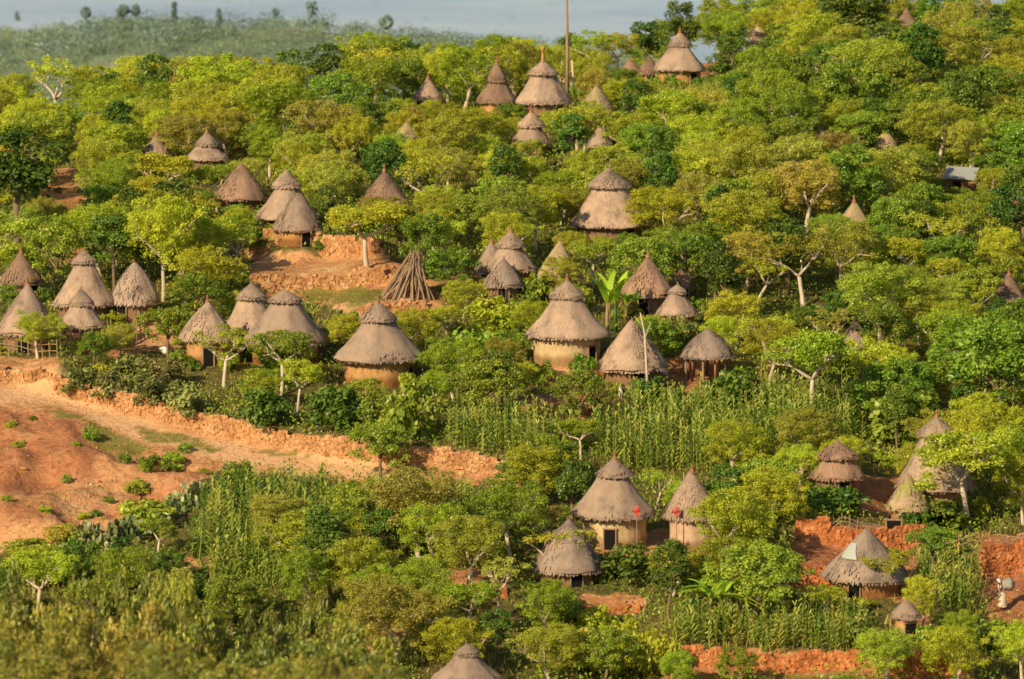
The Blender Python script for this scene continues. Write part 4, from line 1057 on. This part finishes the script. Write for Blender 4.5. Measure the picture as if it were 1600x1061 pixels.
# low bushes that grow round the foot of the huts
random.seed(33)
for h,(p,R) in zip(H,hutinfo):
    if h[9] in('wallcream','wallpink') or h[11] in ('the large orange walled hut',): n=1
    else: n=3
    for k in range(n):
        a=-PI/2+random.uniform(-1.25,1.25); r=random.uniform(.5,.85)
        x=p.x+math.cos(a)*(R+r*.7); y=p.y+math.sin(a)*(R+r*.7)
        qx,qy=proj(x,y,gz2(x,y))
        if any(bool(inpoly([qx],[qy],q)[0]) for q in allow): 
            if random.random()<.5: continue
        put_shrub(random.choice(['green','light','light','dark']),x,y,r,h[4]*random.uniform(.6,.95)); pts.append((x,y,1)); nshrub+=1
for it in range(14000):
    if nshrub>=255: break
    Y=243+ (425-243)*random.random()**1.15; px=random.uniform(-60,1660); x=(px-800)/F*Y
    z=gz2(x,Y); qx,qy=proj(x,Y,z)
    if qy>1140 or (px<560 and qy>985): continue
    if qy>430 and random.random()<.25 and px>620: continue
    u=random.random(); kind='green' if u<.36 else 'light' if u<.74 else 'dark' if u<.90 else 'olive'
    r=random.uniform(.8,1.7); hh=r*random.uniform(.9,1.4); k=F/Y
    if near_pt(x,Y,1.25*r): continue
    fz=random.random()<.22
    if fz: hh*=.8
    if base_ok(x,Y,qx,qy,.2,fz) and (fz or not occl(qx,qy-hh*.5*k,r*k,hh*.55*k,Y)):
        put_shrub(kind,x,Y,r,hh); pts.append((x,Y,1)); nshrub+=1
print('auto shrubs',nshrub)
# ------------------------------------------------------------------ near scrub at the bottom of the picture
random.seed(5)
FG=[]
fg_spots=[]
for k in range(39):
    row=k//13; px=-50+(k%13)*58+row*20+random.uniform(-24,24)
    Y=[208,186,163][row]+random.uniform(-9,9)
    topy=[878,925,985][row]+max(0,px-240)*[.24,.22,.17][row]+random.uniform(-16,48)
    if topy>1055 or px>600 or random.random()<.10: continue
    x=(px-800)/F*Y; z=gz2(x,Y)
    _,by=proj(x,Y,z); hpx=by-topy; s=hpx/F*Y/5.0
    kind='olive' if random.random()<.66 else 'brush'
    o=put_tree(kind,x,Y,s,min(s,1.0)*random.uniform(.62,.95),None,None); fg_spots.append(o); o['fg']=1
# ------------------------------------------------------------------ labels for the scattered plants, told apart by the nearest hut
from collections import defaultdict
hp=[(h[0],(h[1]+h[2])/2,h[11]) for h in H]
buck=defaultdict(list)
for o,kind,lab,grp in placed:
    if lab: 
        o['group']='trees of the village slope' if 'shrub' not in kind else 'shrubs of the village slope'; continue
    q=proj(*o.location); hgt = 60
    cy=q[1]-(75 if 'shrub' not in kind else 15)
    if o.get('fg'): buck[(kind,'in the bottom left foreground',None)].append((q[0],cy,o)); continue
    best=min(hp,key=lambda h_: (h_[0]-q[0])**2+((h_[1]-cy)*1.3)**2)
    dx=q[0]-best[0]; dy=cy-best[1]
    rel = ('right of' if dx>0 else 'left of') if abs(dx)>abs(dy)*1.0 else ('below' if dy>0 else 'above')
    buck[(kind,rel,best[2])].append((math.hypot(dx,dy),cy,o))
ORD=['nearest','second nearest','third nearest','fourth nearest','fifth nearest','sixth nearest','seventh nearest','eighth nearest','ninth nearest','tenth nearest','eleventh nearest','twelfth nearest','thirteenth nearest']
OL=['first','second','third','fourth','fifth','sixth','seventh','eighth','ninth','tenth','eleventh','twelfth','thirteenth','fourteenth','fifteenth','sixteenth','seventeenth','eighteenth','nineteenth','twentieth']+['last']*30
for (kind,rel,ref),L_ in buck.items():
    L_.sort(key=lambda t:t[0]); sh='shrub' in kind
    desc = SDESC[kind[6:]] if sh else TDESC[kind]
    for i,(d,cy,o) in enumerate(L_):
        if ref is None: lab='%s blurred %s, %s from the left'%(desc,rel,OL[i])
        elif len(L_)==1: lab='the %s %s %s'%(desc,rel,ref)
        else: lab='%s %s %s %s'%(ORD[min(i,12)],desc,rel,ref)
        if ref is not None: lab=lab.replace('only ','') if d>1e9 else lab
        tag(o,lab,'shrub' if sh else 'tree','scrub in the near foreground' if ref is None else ('shrubs of the village slope' if sh else 'trees of the village slope'))
    for t in L_:
        if 'fg' in t[2]: del t[2]['fg']
# ------------------------------------------------------------------ undergrowth, grass, rubble (uncountable)
def scatter_leaves(n, name, label, cat, mat, size, hmax, test, seed, blade=False):
    r_=np.random.default_rng(seed)
    Y=r_.uniform(236,425,n*3); px=r_.uniform(-120,1720,n*3); X=(px-800)/F*Y
    Z=gmesh_z(X,Y); qx,qy=proj(X,Y,Z); ok=test(X,Y,qx,qy)
    X,Y,Z=X[ok][:n],Y[ok][:n],Z[ok][:n]; n=len(X)
    cl=vnoise(X,Y,1.7,seed)
    hz=r_.uniform(0,1,n)**1.3*hmax*(.3+1.2*cl**1.5)
    s=size*r_.uniform(.6,1.4,n)
    if blade:
        a=r_.uniform(0,2*PI,n); e=np.stack([np.cos(a),np.sin(a),0*a],-1)*(s*.14)[:,None]
        b0=np.stack([X,Y,Z-.03],-1); tip=b0+np.stack([r_.normal(0,.3,n)*s,r_.normal(0,.3,n)*s,s*(.5+cl)],-1)
        V=np.stack([b0-e,b0+e,tip+e*.3,tip-e*.3],1).reshape(-1,3)
    else:
        c=np.stack([X,Y,Z+hz],-1); nr=r_.normal(size=(n,3))+[0,-.2,.9]; nr/=np.linalg.norm(nr,axis=1)[:,None]
        t=np.cross(nr,r_.normal(size=(n,3))); t/=np.linalg.norm(t,axis=1)[:,None]; b_=np.cross(nr,t)
        V=np.stack([c-t*s[:,None],c-b_*s[:,None]*.5,c+t*s[:,None],c+b_*s[:,None]*.5],1).reshape(-1,3)
    tn=.3+.5*vnoise(X,Y,3.,seed+3)+r_.normal(0,.15,n)
    o=link(name,mesh_np(name,V,np.arange(4*n).reshape(-1,4),tn,M[mat])); tag(o,label,cat,kind='stuff'); return o
def hutfree(X,Y):
    ok=np.ones(len(X),bool)
    for p,R in hutinfo: ok&=(np.hypot(X-p.x,Y-p.y)>R*.95)
    return ok
def insoil(qx,qy):
    m=np.zeros(len(qx),bool)
    for poly,k in SOIL: m|=inpoly(qx,qy,poly)
    return m
def ingrass(qx,qy):
    m=np.zeros(len(qx),bool)
    for poly in GRASSP: m|=inpoly(qx,qy,poly)
    return m
scatter_leaves(200000,'undergrowth','low green weeds and creepers covering the ground between huts','undergrowth','weeds',.10,1.1,lambda X,Y,a,b: hutfree(X,Y)&~insoil(a,b)&(vnoise(X,Y,3.,61)>.3),51)
scatter_leaves(80000,'dry_grass','tufts of dry yellow green grass between the trees','grass','grass',.30,.3,lambda X,Y,a,b: hutfree(X,Y)&~insoil(a,b),52,True)
scatter_leaves(16000,'sparse_grass','thin short grass on the bare orange ground and path edges','grass','grass',.14,.2,lambda X,Y,a,b: hutfree(X,Y)&insoil(a,b)&((vnoise(X,Y,2.2,62)>.66)|ingrass(a,b)),53,True)
scatter_leaves(22000,'creeping_weeds','small green weeds creeping over the bare slope','weeds','broad',.07,.16,lambda X,Y,a,b: hutfree(X,Y)&insoil(a,b)&(vnoise(X,Y,1.9,63)*.6+vnoise(X,Y,.6,64)*.4>.62),54)
# rubble
r_=np.random.default_rng(77); n=30000
Y=r_.uniform(236,420,n); px=r_.uniform(-100,1700,n); X=(px-800)/F*Y; Z=gmesh_z(X,Y); qx,qy=proj(X,Y,Z)
ok=insoil(qx,qy)&hutfree(X,Y)&(vnoise(X,Y,2.5,66)>.4)
for q in P[::2]: ok&=np.hypot(X-q.x,Y-q.y)>.9
X,Y,Z=X[ok],Y[ok],Z[ok]
mb=MB()
for x,y,z in list(zip(X,Y,Z))[:5200]:
    s=random.uniform(.02,.065)*(1 if random.random()<.94 else 2.0)
    mb.box((x,y,z+s*.3),(s,s*.8,s*.6),Matrix.Rotation(random.uniform(0,3),3,'Z')@Matrix.Rotation(random.uniform(-.4,.4),3,'X'),.4)
tag(mb.build('rubble',M['stone']),'loose stones scattered over the bare orange ground','rubble',kind='stuff')
# ------------------------------------------------------------------ far hill wood and lone trees
def far_mass(n,name,label,mat,ymin,ymax,xa,xb,size,hh,seed,thr):
    r_=np.random.default_rng(seed); V=[];T=[];F_=[]
    C=[]
    while len(C)<n:
        Y=r_.uniform(ymin,ymax); x=r_.uniform(xa,xb)*Y
        if float(vnoise(np.array([x]),np.array([Y]),size*12,seed)[0])<thr: continue
        C.append((x,Y,gz2(x,Y)+hh*.5))
    C=np.array(C); rad=r_.uniform(.5,1.2,n)*size; hz_=True
    V,Fq,tn=leaves(C,rad,n*90,size*.085,r_,.9,.3); tn=.5+(tn-.5)*.55
    tn+= (vnoise(C[:,0],C[:,1],40,seed+1)[np.repeat(np.arange(n),np.maximum(4,(n*90*rad**2/(rad**2).sum()).astype(int)))]-.5)*.9
    o=link(name,mesh_np(name,V,Fq,tn,M[mat])); tag(o,label,'woodland',kind='stuff')
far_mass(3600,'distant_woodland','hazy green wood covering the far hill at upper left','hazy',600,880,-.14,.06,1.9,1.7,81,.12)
far_mass(700,'distant_hedges','tree belts hazed bluish grey across the far hill','hazydark',600,860,-.14,.05,2.6,2.8,83,.52)
far_mass(300,'plain_bushes','tiny bushes hazed blue grey, dotted over the far plain','plainbush',1700,2900,-.14,.14,2.2,2,85,.5)
def far_tree(px,toppy,hpx,wpx,shape,label,Y=800):
    x=(px-800)/F*Y; z=gz2(x,Y); h=max(hpx/F*Y, 0); 
    r=ray(px,toppy); ztop=r[2]/r[1]*Y; h=max(h,ztop-z)
    o=empty('distant_tree',(x,Y,z)); r_=np.random.default_rng(int(px))
    w=wpx/2/F*Y; ch=hpx/F*Y; n=34
    t=r_.uniform(0,1,n)
    if shape=='cone': rr=w*(1-t)*.8+.1
    elif shape=='top': t=.55+t*.45; rr=w*np.sqrt(np.maximum(0,1-((t-.78)/.26)**2))
    else: rr=w*np.sqrt(np.maximum(.02,1-(2*t-1)**2))
    a=r_.uniform(0,6.28,n); C=np.stack([np.cos(a)*rr*.7,np.sin(a)*rr*.7,h-ch+t*ch],-1)
    V,Fq,tn=leaves(C,np.maximum(.35*w,rr*.5),1100,.28,r_,.9,.3)
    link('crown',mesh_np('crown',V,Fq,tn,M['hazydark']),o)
    mb=MB(); mb.tube([(0,0,-1),(0,0,h*.6)],[.35,.15],6); mb.build('trunk',M['hazydark'],o)
    tag(o,label,'tree','lone trees on the far hill crest')
far_tree(273,5,27,13,'cone','narrow pointed dark tree on the hazy far hill crest')
far_tree(342,14,20,10,'cone','smaller pointed tree on the far crest, right of the tallest pointed one')
far_tree(135,13,16,14,'round','small round tree on the far crest, leftmost of the crest trees')
far_tree(193,10,16,20,'round','wide bushy tree on the far crest, left one of a touching pair')
far_tree(213,9,16,12,'round','narrower bushy tree of the touching pair on the far crest')
far_tree(487,2,44,16,'top','thin umbrella shaped tree with bare stem on the far crest')
far_tree(603,24,22,22,'round','lone haze-greyed round tree standing right of the umbrella shaped one')
far_tree(430,14,12,12,'round','tiny round tree on the hazy slope left of the umbrella shaped one',1300)
far_tree(27,19,12,9,'cone','tiny dark tree in the haze near the left corner',1300)
# ------------------------------------------------------------------ poles, stack, fences, small things
def onpix(px,py): 
    p=at(px,py); return Vector((p.x,p.y,gz2(p.x,p.y)))
def m_per(p): return p.y/F
# conical stack of poles
p=onpix(640,464); o=empty('pole_stack',p); tag(o,'conical stack of long bare poles leaning together in the orange yard','pole stack')
k_=m_per(p); top=Vector((.25,.0,64*k_))
for k in range(84):
    t=2*PI*k/84+random.uniform(-.1,.1); rad=45*k_*random.uniform(.55,1.05)
    b0=Vector((math.cos(t)*rad-.2,math.sin(t)*rad*.9,-.1)); tt=top+Vector((random.uniform(-.3,.35),random.uniform(-.2,.2),random.uniform(-.9,.45)))
    mid=(b0+tt)/2+Vector((random.uniform(-.07,.07),random.uniform(-.07,.07),0))
    mb=MB(); mb.tube([b0,mid,tt],[.055,.045,.022],6); mb.build('pole',M['wood'],o)
for k in range(9):
    p=onpix(690-random.uniform(0,34),432+random.uniform(-6,8))
    mb=MB(); mb.tube([(0,0,0.02),(-1.2+random.uniform(-.2,.2),-.3+random.uniform(-.5,.2),1.1+random.uniform(-.2,.3))],[.04,.025],6)
    tag(mb.build('loose_pole',M['wood'],loc=p),'loose pale pole leaning at the right side of the pole stack','pole','loose poles beside the stack')
# tall pole on ridge
p=onpix(886,168); kk=m_per(p)
o=empty('tall_pole',p); tag(o,'tall bare wooden pole rising above the ridge into the haze','pole')
mb=MB(); mb.tube([(0,0,-.3),(0.02,0,4),(-.05,0,9.2)],[.15,.12,.09],8); mb.build('mast',M['wood'],o,True)
for dx,lab in ((-.35,'left'),(.55,'right')):
    q=onpix(884+dx*24,150); mb=MB(); mb.tube([(0,0,-.2),(-dx*.1,0,1.4),(-dx*.35,0,2.9)],[.13,.11,.10],8)
    tag(mb.build('carved_post',M['wallcream'],loc=q,smooth=True),'pale bare carved post beside the tall ridge hut, %s one of two'%lab,'post')
# white pole over low broad hut
p=onpix(1013,624); mb=MB(); mb.tube([(0,0,-.2),(-.12,0,2.0),(-.22,.1,3.9),(-.5,.1,5.2)],[.085,.075,.06,.03],7)
mb.tube([(-.22,.1,3.6),(.12,.1,4.6)],[.045,.02],6); mb.tube([(-.3,.1,4.3),(-.85,.1,5.0)],[.04,.015],6)
tag(mb.build('white_pole',M['bark'],loc=p,smooth=True),'crooked white pole standing in front of the low broad hut roof','pole')
p=onpix(969,622); mb=MB(); mb.tube([(0,0,-.2),(.05,0,.3),(-.03,0,.75)],[.11,.12,.06],8)
tag(mb.build('white_post',M['white_cloth'],loc=p),'short white post below the eave of the low broad hut','post')
# gate posts near wide grey hut (dark window frame)
p=onpix(1397,842); o=empty('wooden_hatch',p,.12); tag(o,'dark square wooden frame opening on the terrace above the wide grey cone hut','frame')
mb=MB(); mb.box((0,.06,.55),(.38,.04,.42)); mb.build('opening',M['black'],o)
for a,b in (((-.45,0,-.1),(-.45,0,1.15)),((.45,0,-.1),(.42,0,1.15)),((-.6,0,1.08),(.5,0,1.0)),((-.5,0,.08),(.5,0,.06))):
    mb=MB(); mb.tube([a,b],[.06,.05],6); mb.build('frame_pole',M['wood'],o)
def fence(name,line,h,step,label,mat='wood',rail=True,jit=.3):
    P=[onpix(*q) for q in line]; P=seg_resample(P,step); c=P[0].copy()
    o=empty(name,c); tag(o,label,'fence')
    for q in P[:100]:
        z=gz2(q.x,q.y); hh=h*random.uniform(1-jit,1+jit); l=Vector((q.x-c.x,q.y-c.y,z-c.z))
        mb=MB(); mb.tube([l+Vector((0,0,-.2)),l+Vector((random.uniform(-.12,.12),random.uniform(-.08,.08),hh))],[.045,.03],6); mb.build('stake',M[mat],o)
    if rail:
        for f in (.45,.85):
            mb=MB(); pts_=[Vector((q.x-c.x,q.y-c.y-.06,gz2(q.x,q.y)-c.z+h*f)) for q in P]; mb.tube(pts_,[.03]*len(pts_),5); mb.build('rail',M[mat],o)
fence('stake_fence',[(96,556),(150,548),(232,528)],1.5,.36,'crooked stake fence below the far left huts','wood')
fence('stake_fence',[(1290,838),(1385,838)],.55,.4,'low pale stick fence along the top of the orange wall at right','wood')
fence('stake_fence',[(1530,868),(1650,862)],.75,.35,'stick fence above the tall rough orange wall at the right edge','wood')
fence('stake_fence',[(0,548),(90,560)],1.0,.6,'sparse stake fence at the left edge under the big cone hut','wood')
fence('stake_fence',[(1440,840),(1525,850)],.7,.5,'tangled stick fence between the orange walls at right','wood',True,.5)
fence('stake_fence',[(765,470),(800,520)],1.9,.9,'two or three leaning stakes in front of the crowded trio of roofs','darkwood',False,.3)
# yellow containers
def can(px,py,s,label):
    p=onpix(px,py); o=empty('jerrycan',p,random.uniform(-.4,.4)); tag(o,label,'jerrycan','yellow containers beside the left trio')
    bm=bmesh.new(); bmesh.ops.create_cube(bm,size=1); bmesh.ops.scale(bm,vec=(.42*s,.3*s,.55*s),verts=bm.verts); bmesh.ops.translate(bm,vec=(0,0,.27*s),verts=bm.verts)
    bmesh.ops.bevel(bm,geom=bm.edges[:],offset=.06*s,segments=2,affect='EDGES'); me=bpy.data.meshes.new('body'); bm.to_mesh(me); bm.free(); me.materials.append(M['yellow_plastic']); link('body',me,o)
    mb=MB(); mb.tube([(-.1*s,0,.54*s),(-.08*s,0,.66*s),(.1*s,0,.66*s),(.12*s,0,.54*s)],[.03*s]*4,6); mb.build('handle',M['yellow_plastic'],o)
    mb=MB(); mb.tube([(.15*s,0,.5*s),(.15*s,0,.62*s)],[.045*s,.045*s],8); mb.build('cap',M['black'],o)
can(266,512,1.5,'larger yellow container at the foot of the slope left of the cone hut')
can(310,486,1.2,'yellow container directly behind the tip of the plain cone hut')
# white bundle
def lump(name,px,py,r,mat,label,cat,sq=.7,dz=0):
    p=onpix(px,py); bm=bmesh.new(); bmesh.ops.create_icosphere(bm,subdivisions=3,radius=r)
    for v in bm.verts:
        n=1+.16*math.sin(v.co.x*9+px)+.12*math.sin(v.co.z*12+v.co.y*7); v.co=v.co*n; v.co.z*=sq
    me=bpy.data.meshes.new(name); bm.to_mesh(me); bm.free(); me.materials.append(M[mat])
    for f in me.polygons: f.use_smooth=True
    return tag(link(name,me,None,(p.x,p.y,p.z+r*sq*.8+dz)),label,cat)
lump('white_sack',258,552,.38,'white_cloth','white sack on the ground left of the plain cone hut','sack')
lump('white_sack',1038,585,.28,'white_cloth','white bundle beside the low broad hut','sack',.5)
lump('white_sack',1211,300,.3,'white_cloth','small white bundle in the upper right canopy','sack',.8,.8)
# red cloths hanging
def cloth(px,py,hx,hy,label,hut):
    hx*=.8; hy*=.8
    p,R=hutinfo[hut]; 
    r=ray(px,py); y=p.y-R-.15; t=y/r[1]; c=Vector((r[0]*t,y,r[2]*t))
    V=[];n=7
    for i in range(n):
        for j in range(n):
            a=i/(n-1)-.5;b_=j/(n-1)-.5
            V.append((a*hx*(1-.5*(b_+.5))+b_*.22+.05*math.sin(b_*11),.06*math.sin(a*14)+.05*math.sin(b_*9),-b_*hy*(1+.3*math.sin(a*7))+a*.15))
    Fq=[(i*n+j,i*n+j+1,(i+1)*n+j+1,(i+1)*n+j) for i in range(n-1) for j in range(n-1)]
    mb=MB(); o=link('red_cloth',mesh_np('red_cloth',V,Fq,mat=M['red_cloth'])); o.location=c
    tag(o,label,'cloth')
    mb.tube([(c.x,c.y+.05,gz2(c.x,c.y)-.1),(c.x,c.y+.05,c.z+hy*.5)],[.035,.025],6); tag(mb.build('cloth_pole',M['wood']),'thin stick holding the '+label,'stick')
i38=[h[11] for h in H].index('the black doorway hut'); i39=i38+1
cloth(995,799,.48,.5,'bright red cloth in front of the black doorway hut eave',i38)
cloth(1057,800,.5,.5,'bright red cloth left of the pink walled hut',i39)
# small tin-roofed house at the upper right and roof fragment at right edge
def house(px,py,L_,W_,Hh,rz,label):
    p=onpix(px,py); o=empty('mud_house',p,rz); tag(o,label,'house')
    mb=MB(); mb.box((0,0,Hh/2-.2),(L_/2,W_/2,Hh/2+.2)); mb.build('wall',M['clay'],o)
    V=[(-L_/2-.2,-W_/2-.3,Hh),(L_/2+.2,-W_/2-.3,Hh-.05),(L_/2+.2,0,Hh+.75),(-L_/2-.2,0,Hh+.8),(L_/2+.2,W_/2+.3,Hh),(-L_/2-.2,W_/2+.3,Hh)]
    me=bpy.data.meshes.new('roof'); me.from_pydata(V,[],[(0,1,2,3),(3,2,4,5)]); me.materials.append(M['tin']); link('roof',me,o)
    mb=MB(); mb.box((-.2,-W_/2-.02,Hh*.4),(.3,.03,Hh*.4)); mb.build('door',M['black'],o)
house(1505,300,2.0,1.4,1.0,-.45,'small orange mud house with grey tin roof in the right canopy')
house(1604,335,1.6,1.4,1.0,.2,'pale roofed shed cut by the right edge of the photo')
KE=None
# ------------------------------------------------------------------ person with a bundle
p=onpix(1566,953)
o=empty('person',p,math.radians(200)); tag(o,'person in cream clothes walking bent under a grey bundle by the orange wall','person')
J={'pelvis':(0,0,.86,.13),'spine':(.03,0,1.05,.125),'chest':(.12,0,1.26,.14),'neck':(.20,0,1.42,.055),'head0':(.235,0,1.50,.075),'head':(.25,0,1.60,.095),
   'hl':(0,.09,.82,.10),'kl':(.08,.10,.46,.065),'al':(.02,.10,.09,.042),'tl':(.15,.11,.03,.035),
   'hr':(0,-.09,.82,.10),'kr':(-.02,-.10,.46,.065),'ar':(-.14,-.10,.10,.042),'tr':(-.02,-.11,.03,.035),
   'sl':(.12,.18,1.34,.055),'el':(.22,.26,1.10,.04),'wl':(.24,.12,1.28,.028),'pl':(.23,.08,1.34,.03),
   'sr':(.12,-.18,1.34,.055),'er':(.24,-.25,1.12,.04),'wr':(.25,-.10,1.30,.028),'pr':(.24,-.06,1.36,.03)}
E=[('pelvis','spine'),('spine','chest'),('chest','neck'),('neck','head0'),('head0','head'),('pelvis','hl'),('hl','kl'),('kl','al'),('al','tl'),('pelvis','hr'),('hr','kr'),('kr','ar'),('ar','tr'),
   ('chest','sl'),('sl','el'),('el','wl'),('wl','pl'),('chest','sr'),('sr','er'),('er','wr'),('wr','pr')]
names=list(J)
for side,c in (('l',1),('r',-1)):
    base=J['p'+side]
    for k in range(5):
        nm='f%s%d'%(side,k); off=(k-2)*.017; ln=(.05,.07,.075,.07,.055)[k]
        J[nm]=(base[0]-.03 + (.02 if k==0 else 0),base[1]+off*1.3,base[2]+ln*.7,.009); J[nm+'t']=(base[0]-.07,base[1]+off*1.5,base[2]+ln,.008)
        E+= [('p'+side,nm),(nm,nm+'t')]
names=list(J)
me=bpy.data.meshes.new('body'); me.from_pydata([J[n][:3] for n in names],[(names.index(a),names.index(b)) for a,b in E],[])
body=link('body',me,o); me.materials.append(M['skin'])
md=body.modifiers.new('skin','SKIN'); sv=me.skin_vertices[0].data
for i,n in enumerate(names): sv[i].radius=(J[n][3],J[n][3]); sv[i].use_root=(n=='pelvis')
sb=body.modifiers.new('sub','SUBSURF'); sb.levels=1; sb.render_levels=1
def shell(name,prof,mat,par,n=18,wav=0):
    V=[]
    for (x,y,z,rx,ry) in prof:
        for k in range(n):
            t=2*PI*k/n; w=1+wav*math.sin(t*5+z*4); V.append((x+math.cos(t)*rx*w,y+math.sin(t)*ry*w,z))
    Fq=[(i*n+k,i*n+(k+1)%n,(i+1)*n+(k+1)%n,(i+1)*n+k) for i in range(len(prof)-1) for k in range(n)]
    return link(name,mesh_np(name,V,Fq,mat=mat,smooth=True),par)
shell('skirt',[(0,0,.95,.16,.18),(0,0,.80,.19,.22),(.02,0,.5,.22,.25),(0,0,.2,.26,.28)],M['cream_cloth'],o,wav=.06)
shell('shirt',[(0,0,.90,.15,.18),(.03,0,1.05,.15,.19),(.10,0,1.22,.16,.21),(.14,0,1.34,.14,.20),(.18,0,1.41,.07,.09)],M['cream_cloth'],o)
shell('headscarf',[(.19,0,1.53,.09,.115),(.205,0,1.60,.105,.12),(.235,0,1.67,.115,.11),(.235,0,1.72,.07,.07),(.235,0,1.735,.005,.005)],M['white_cloth'],o)
mb=MB()
for s_ in (-1,1): mb.tube([(.335,s_*.035,1.605),(.345,s_*.035,1.605)],[.012,.01],6)
mb.build('eyes',M['hair'],o)
mb=MB(); mb.tube([(.335,0,1.60),(.362,0,1.572)],[.012,.02],6); mb.build('nose',M['skin'],o)
mb=MB(); mb.tube([(.332,-.025,1.545),(.342,0,1.545),(.332,.025,1.545)],[.008,.01,.008],5); mb.build('mouth',M['clay'],o)
bm=bmesh.new(); bmesh.ops.create_icosphere(bm,subdivisions=3,radius=.42)
for v in bm.verts:
    n=1+.08*math.sin(v.co.x*14)+.07*math.sin(v.co.z*16+v.co.y*9); v.co*=n; v.co.z*=.85; v.co.x*=.9
me=bpy.data.meshes.new('bundle'); bm.to_mesh(me); bm.free(); me.materials.append(M['grey_sack'])
for f in me.polygons: f.use_smooth=True
bo=link('carried_bundle',me); R3=Matrix.Rotation(math.radians(200),3,'Z'); q=R3@Vector((-.34,0,1.38)); bo.location=p+q
tag(bo,'big round grey bundle carried on the back of the person','bundle')
# ------------------------------------------------------------------ camera, light, world
cam=bpy.data.cameras.new('camera'); co=bpy.data.objects.new('camera',cam); COL.objects.link(co); sc.camera=co
co.location=(0,0,0); co.rotation_euler=(PI/2-PITCH,0,0)
cam.sensor_fit='HORIZONTAL'; cam.sensor_width=36; cam.lens=36*F/1600; cam.clip_end=30000; cam.clip_start=.5
cam.dof.use_dof=True; cam.dof.focus_distance=285; cam.dof.aperture_fstop=.62
el=math.radians(29); az=math.radians(180+38)   # sun behind and left of the camera
sd=Vector((math.sin(az)*math.cos(el), math.cos(az)*math.cos(el), math.sin(el)))
sl=bpy.data.lights.new('sun','SUN'); sl.energy=5.0; sl.angle=math.radians(.5); sl.color=(1.0,.82,.53)
so=bpy.data.objects.new('sun',sl); COL.objects.link(so); so.rotation_euler=sd.to_track_quat('Z','Y').to_euler()
w=bpy.data.worlds.new('World'); sc.world=w; w.use_nodes=True; nt=w.node_tree; bg=nt.nodes['Background']
sk=nt.nodes.new('ShaderNodeTexSky'); sk.sky_type='NISHITA'; sk.sun_disc=False; sk.sun_elevation=el; sk.sun_rotation=az
nt.links.new(sk.outputs[0],bg.inputs[0]); bg.inputs[1].default_value=.095
sc.view_settings.view_transform='Standard'; sc.view_settings.look='None'; sc.view_settings.exposure=0
sc.cycles.filter_width=1.6
sc.cycles.max_bounces=5; sc.cycles.transparent_max_bounces=4
# anything laid out but wholly outside the frame is not needed
print('objects',len(COL.objects))
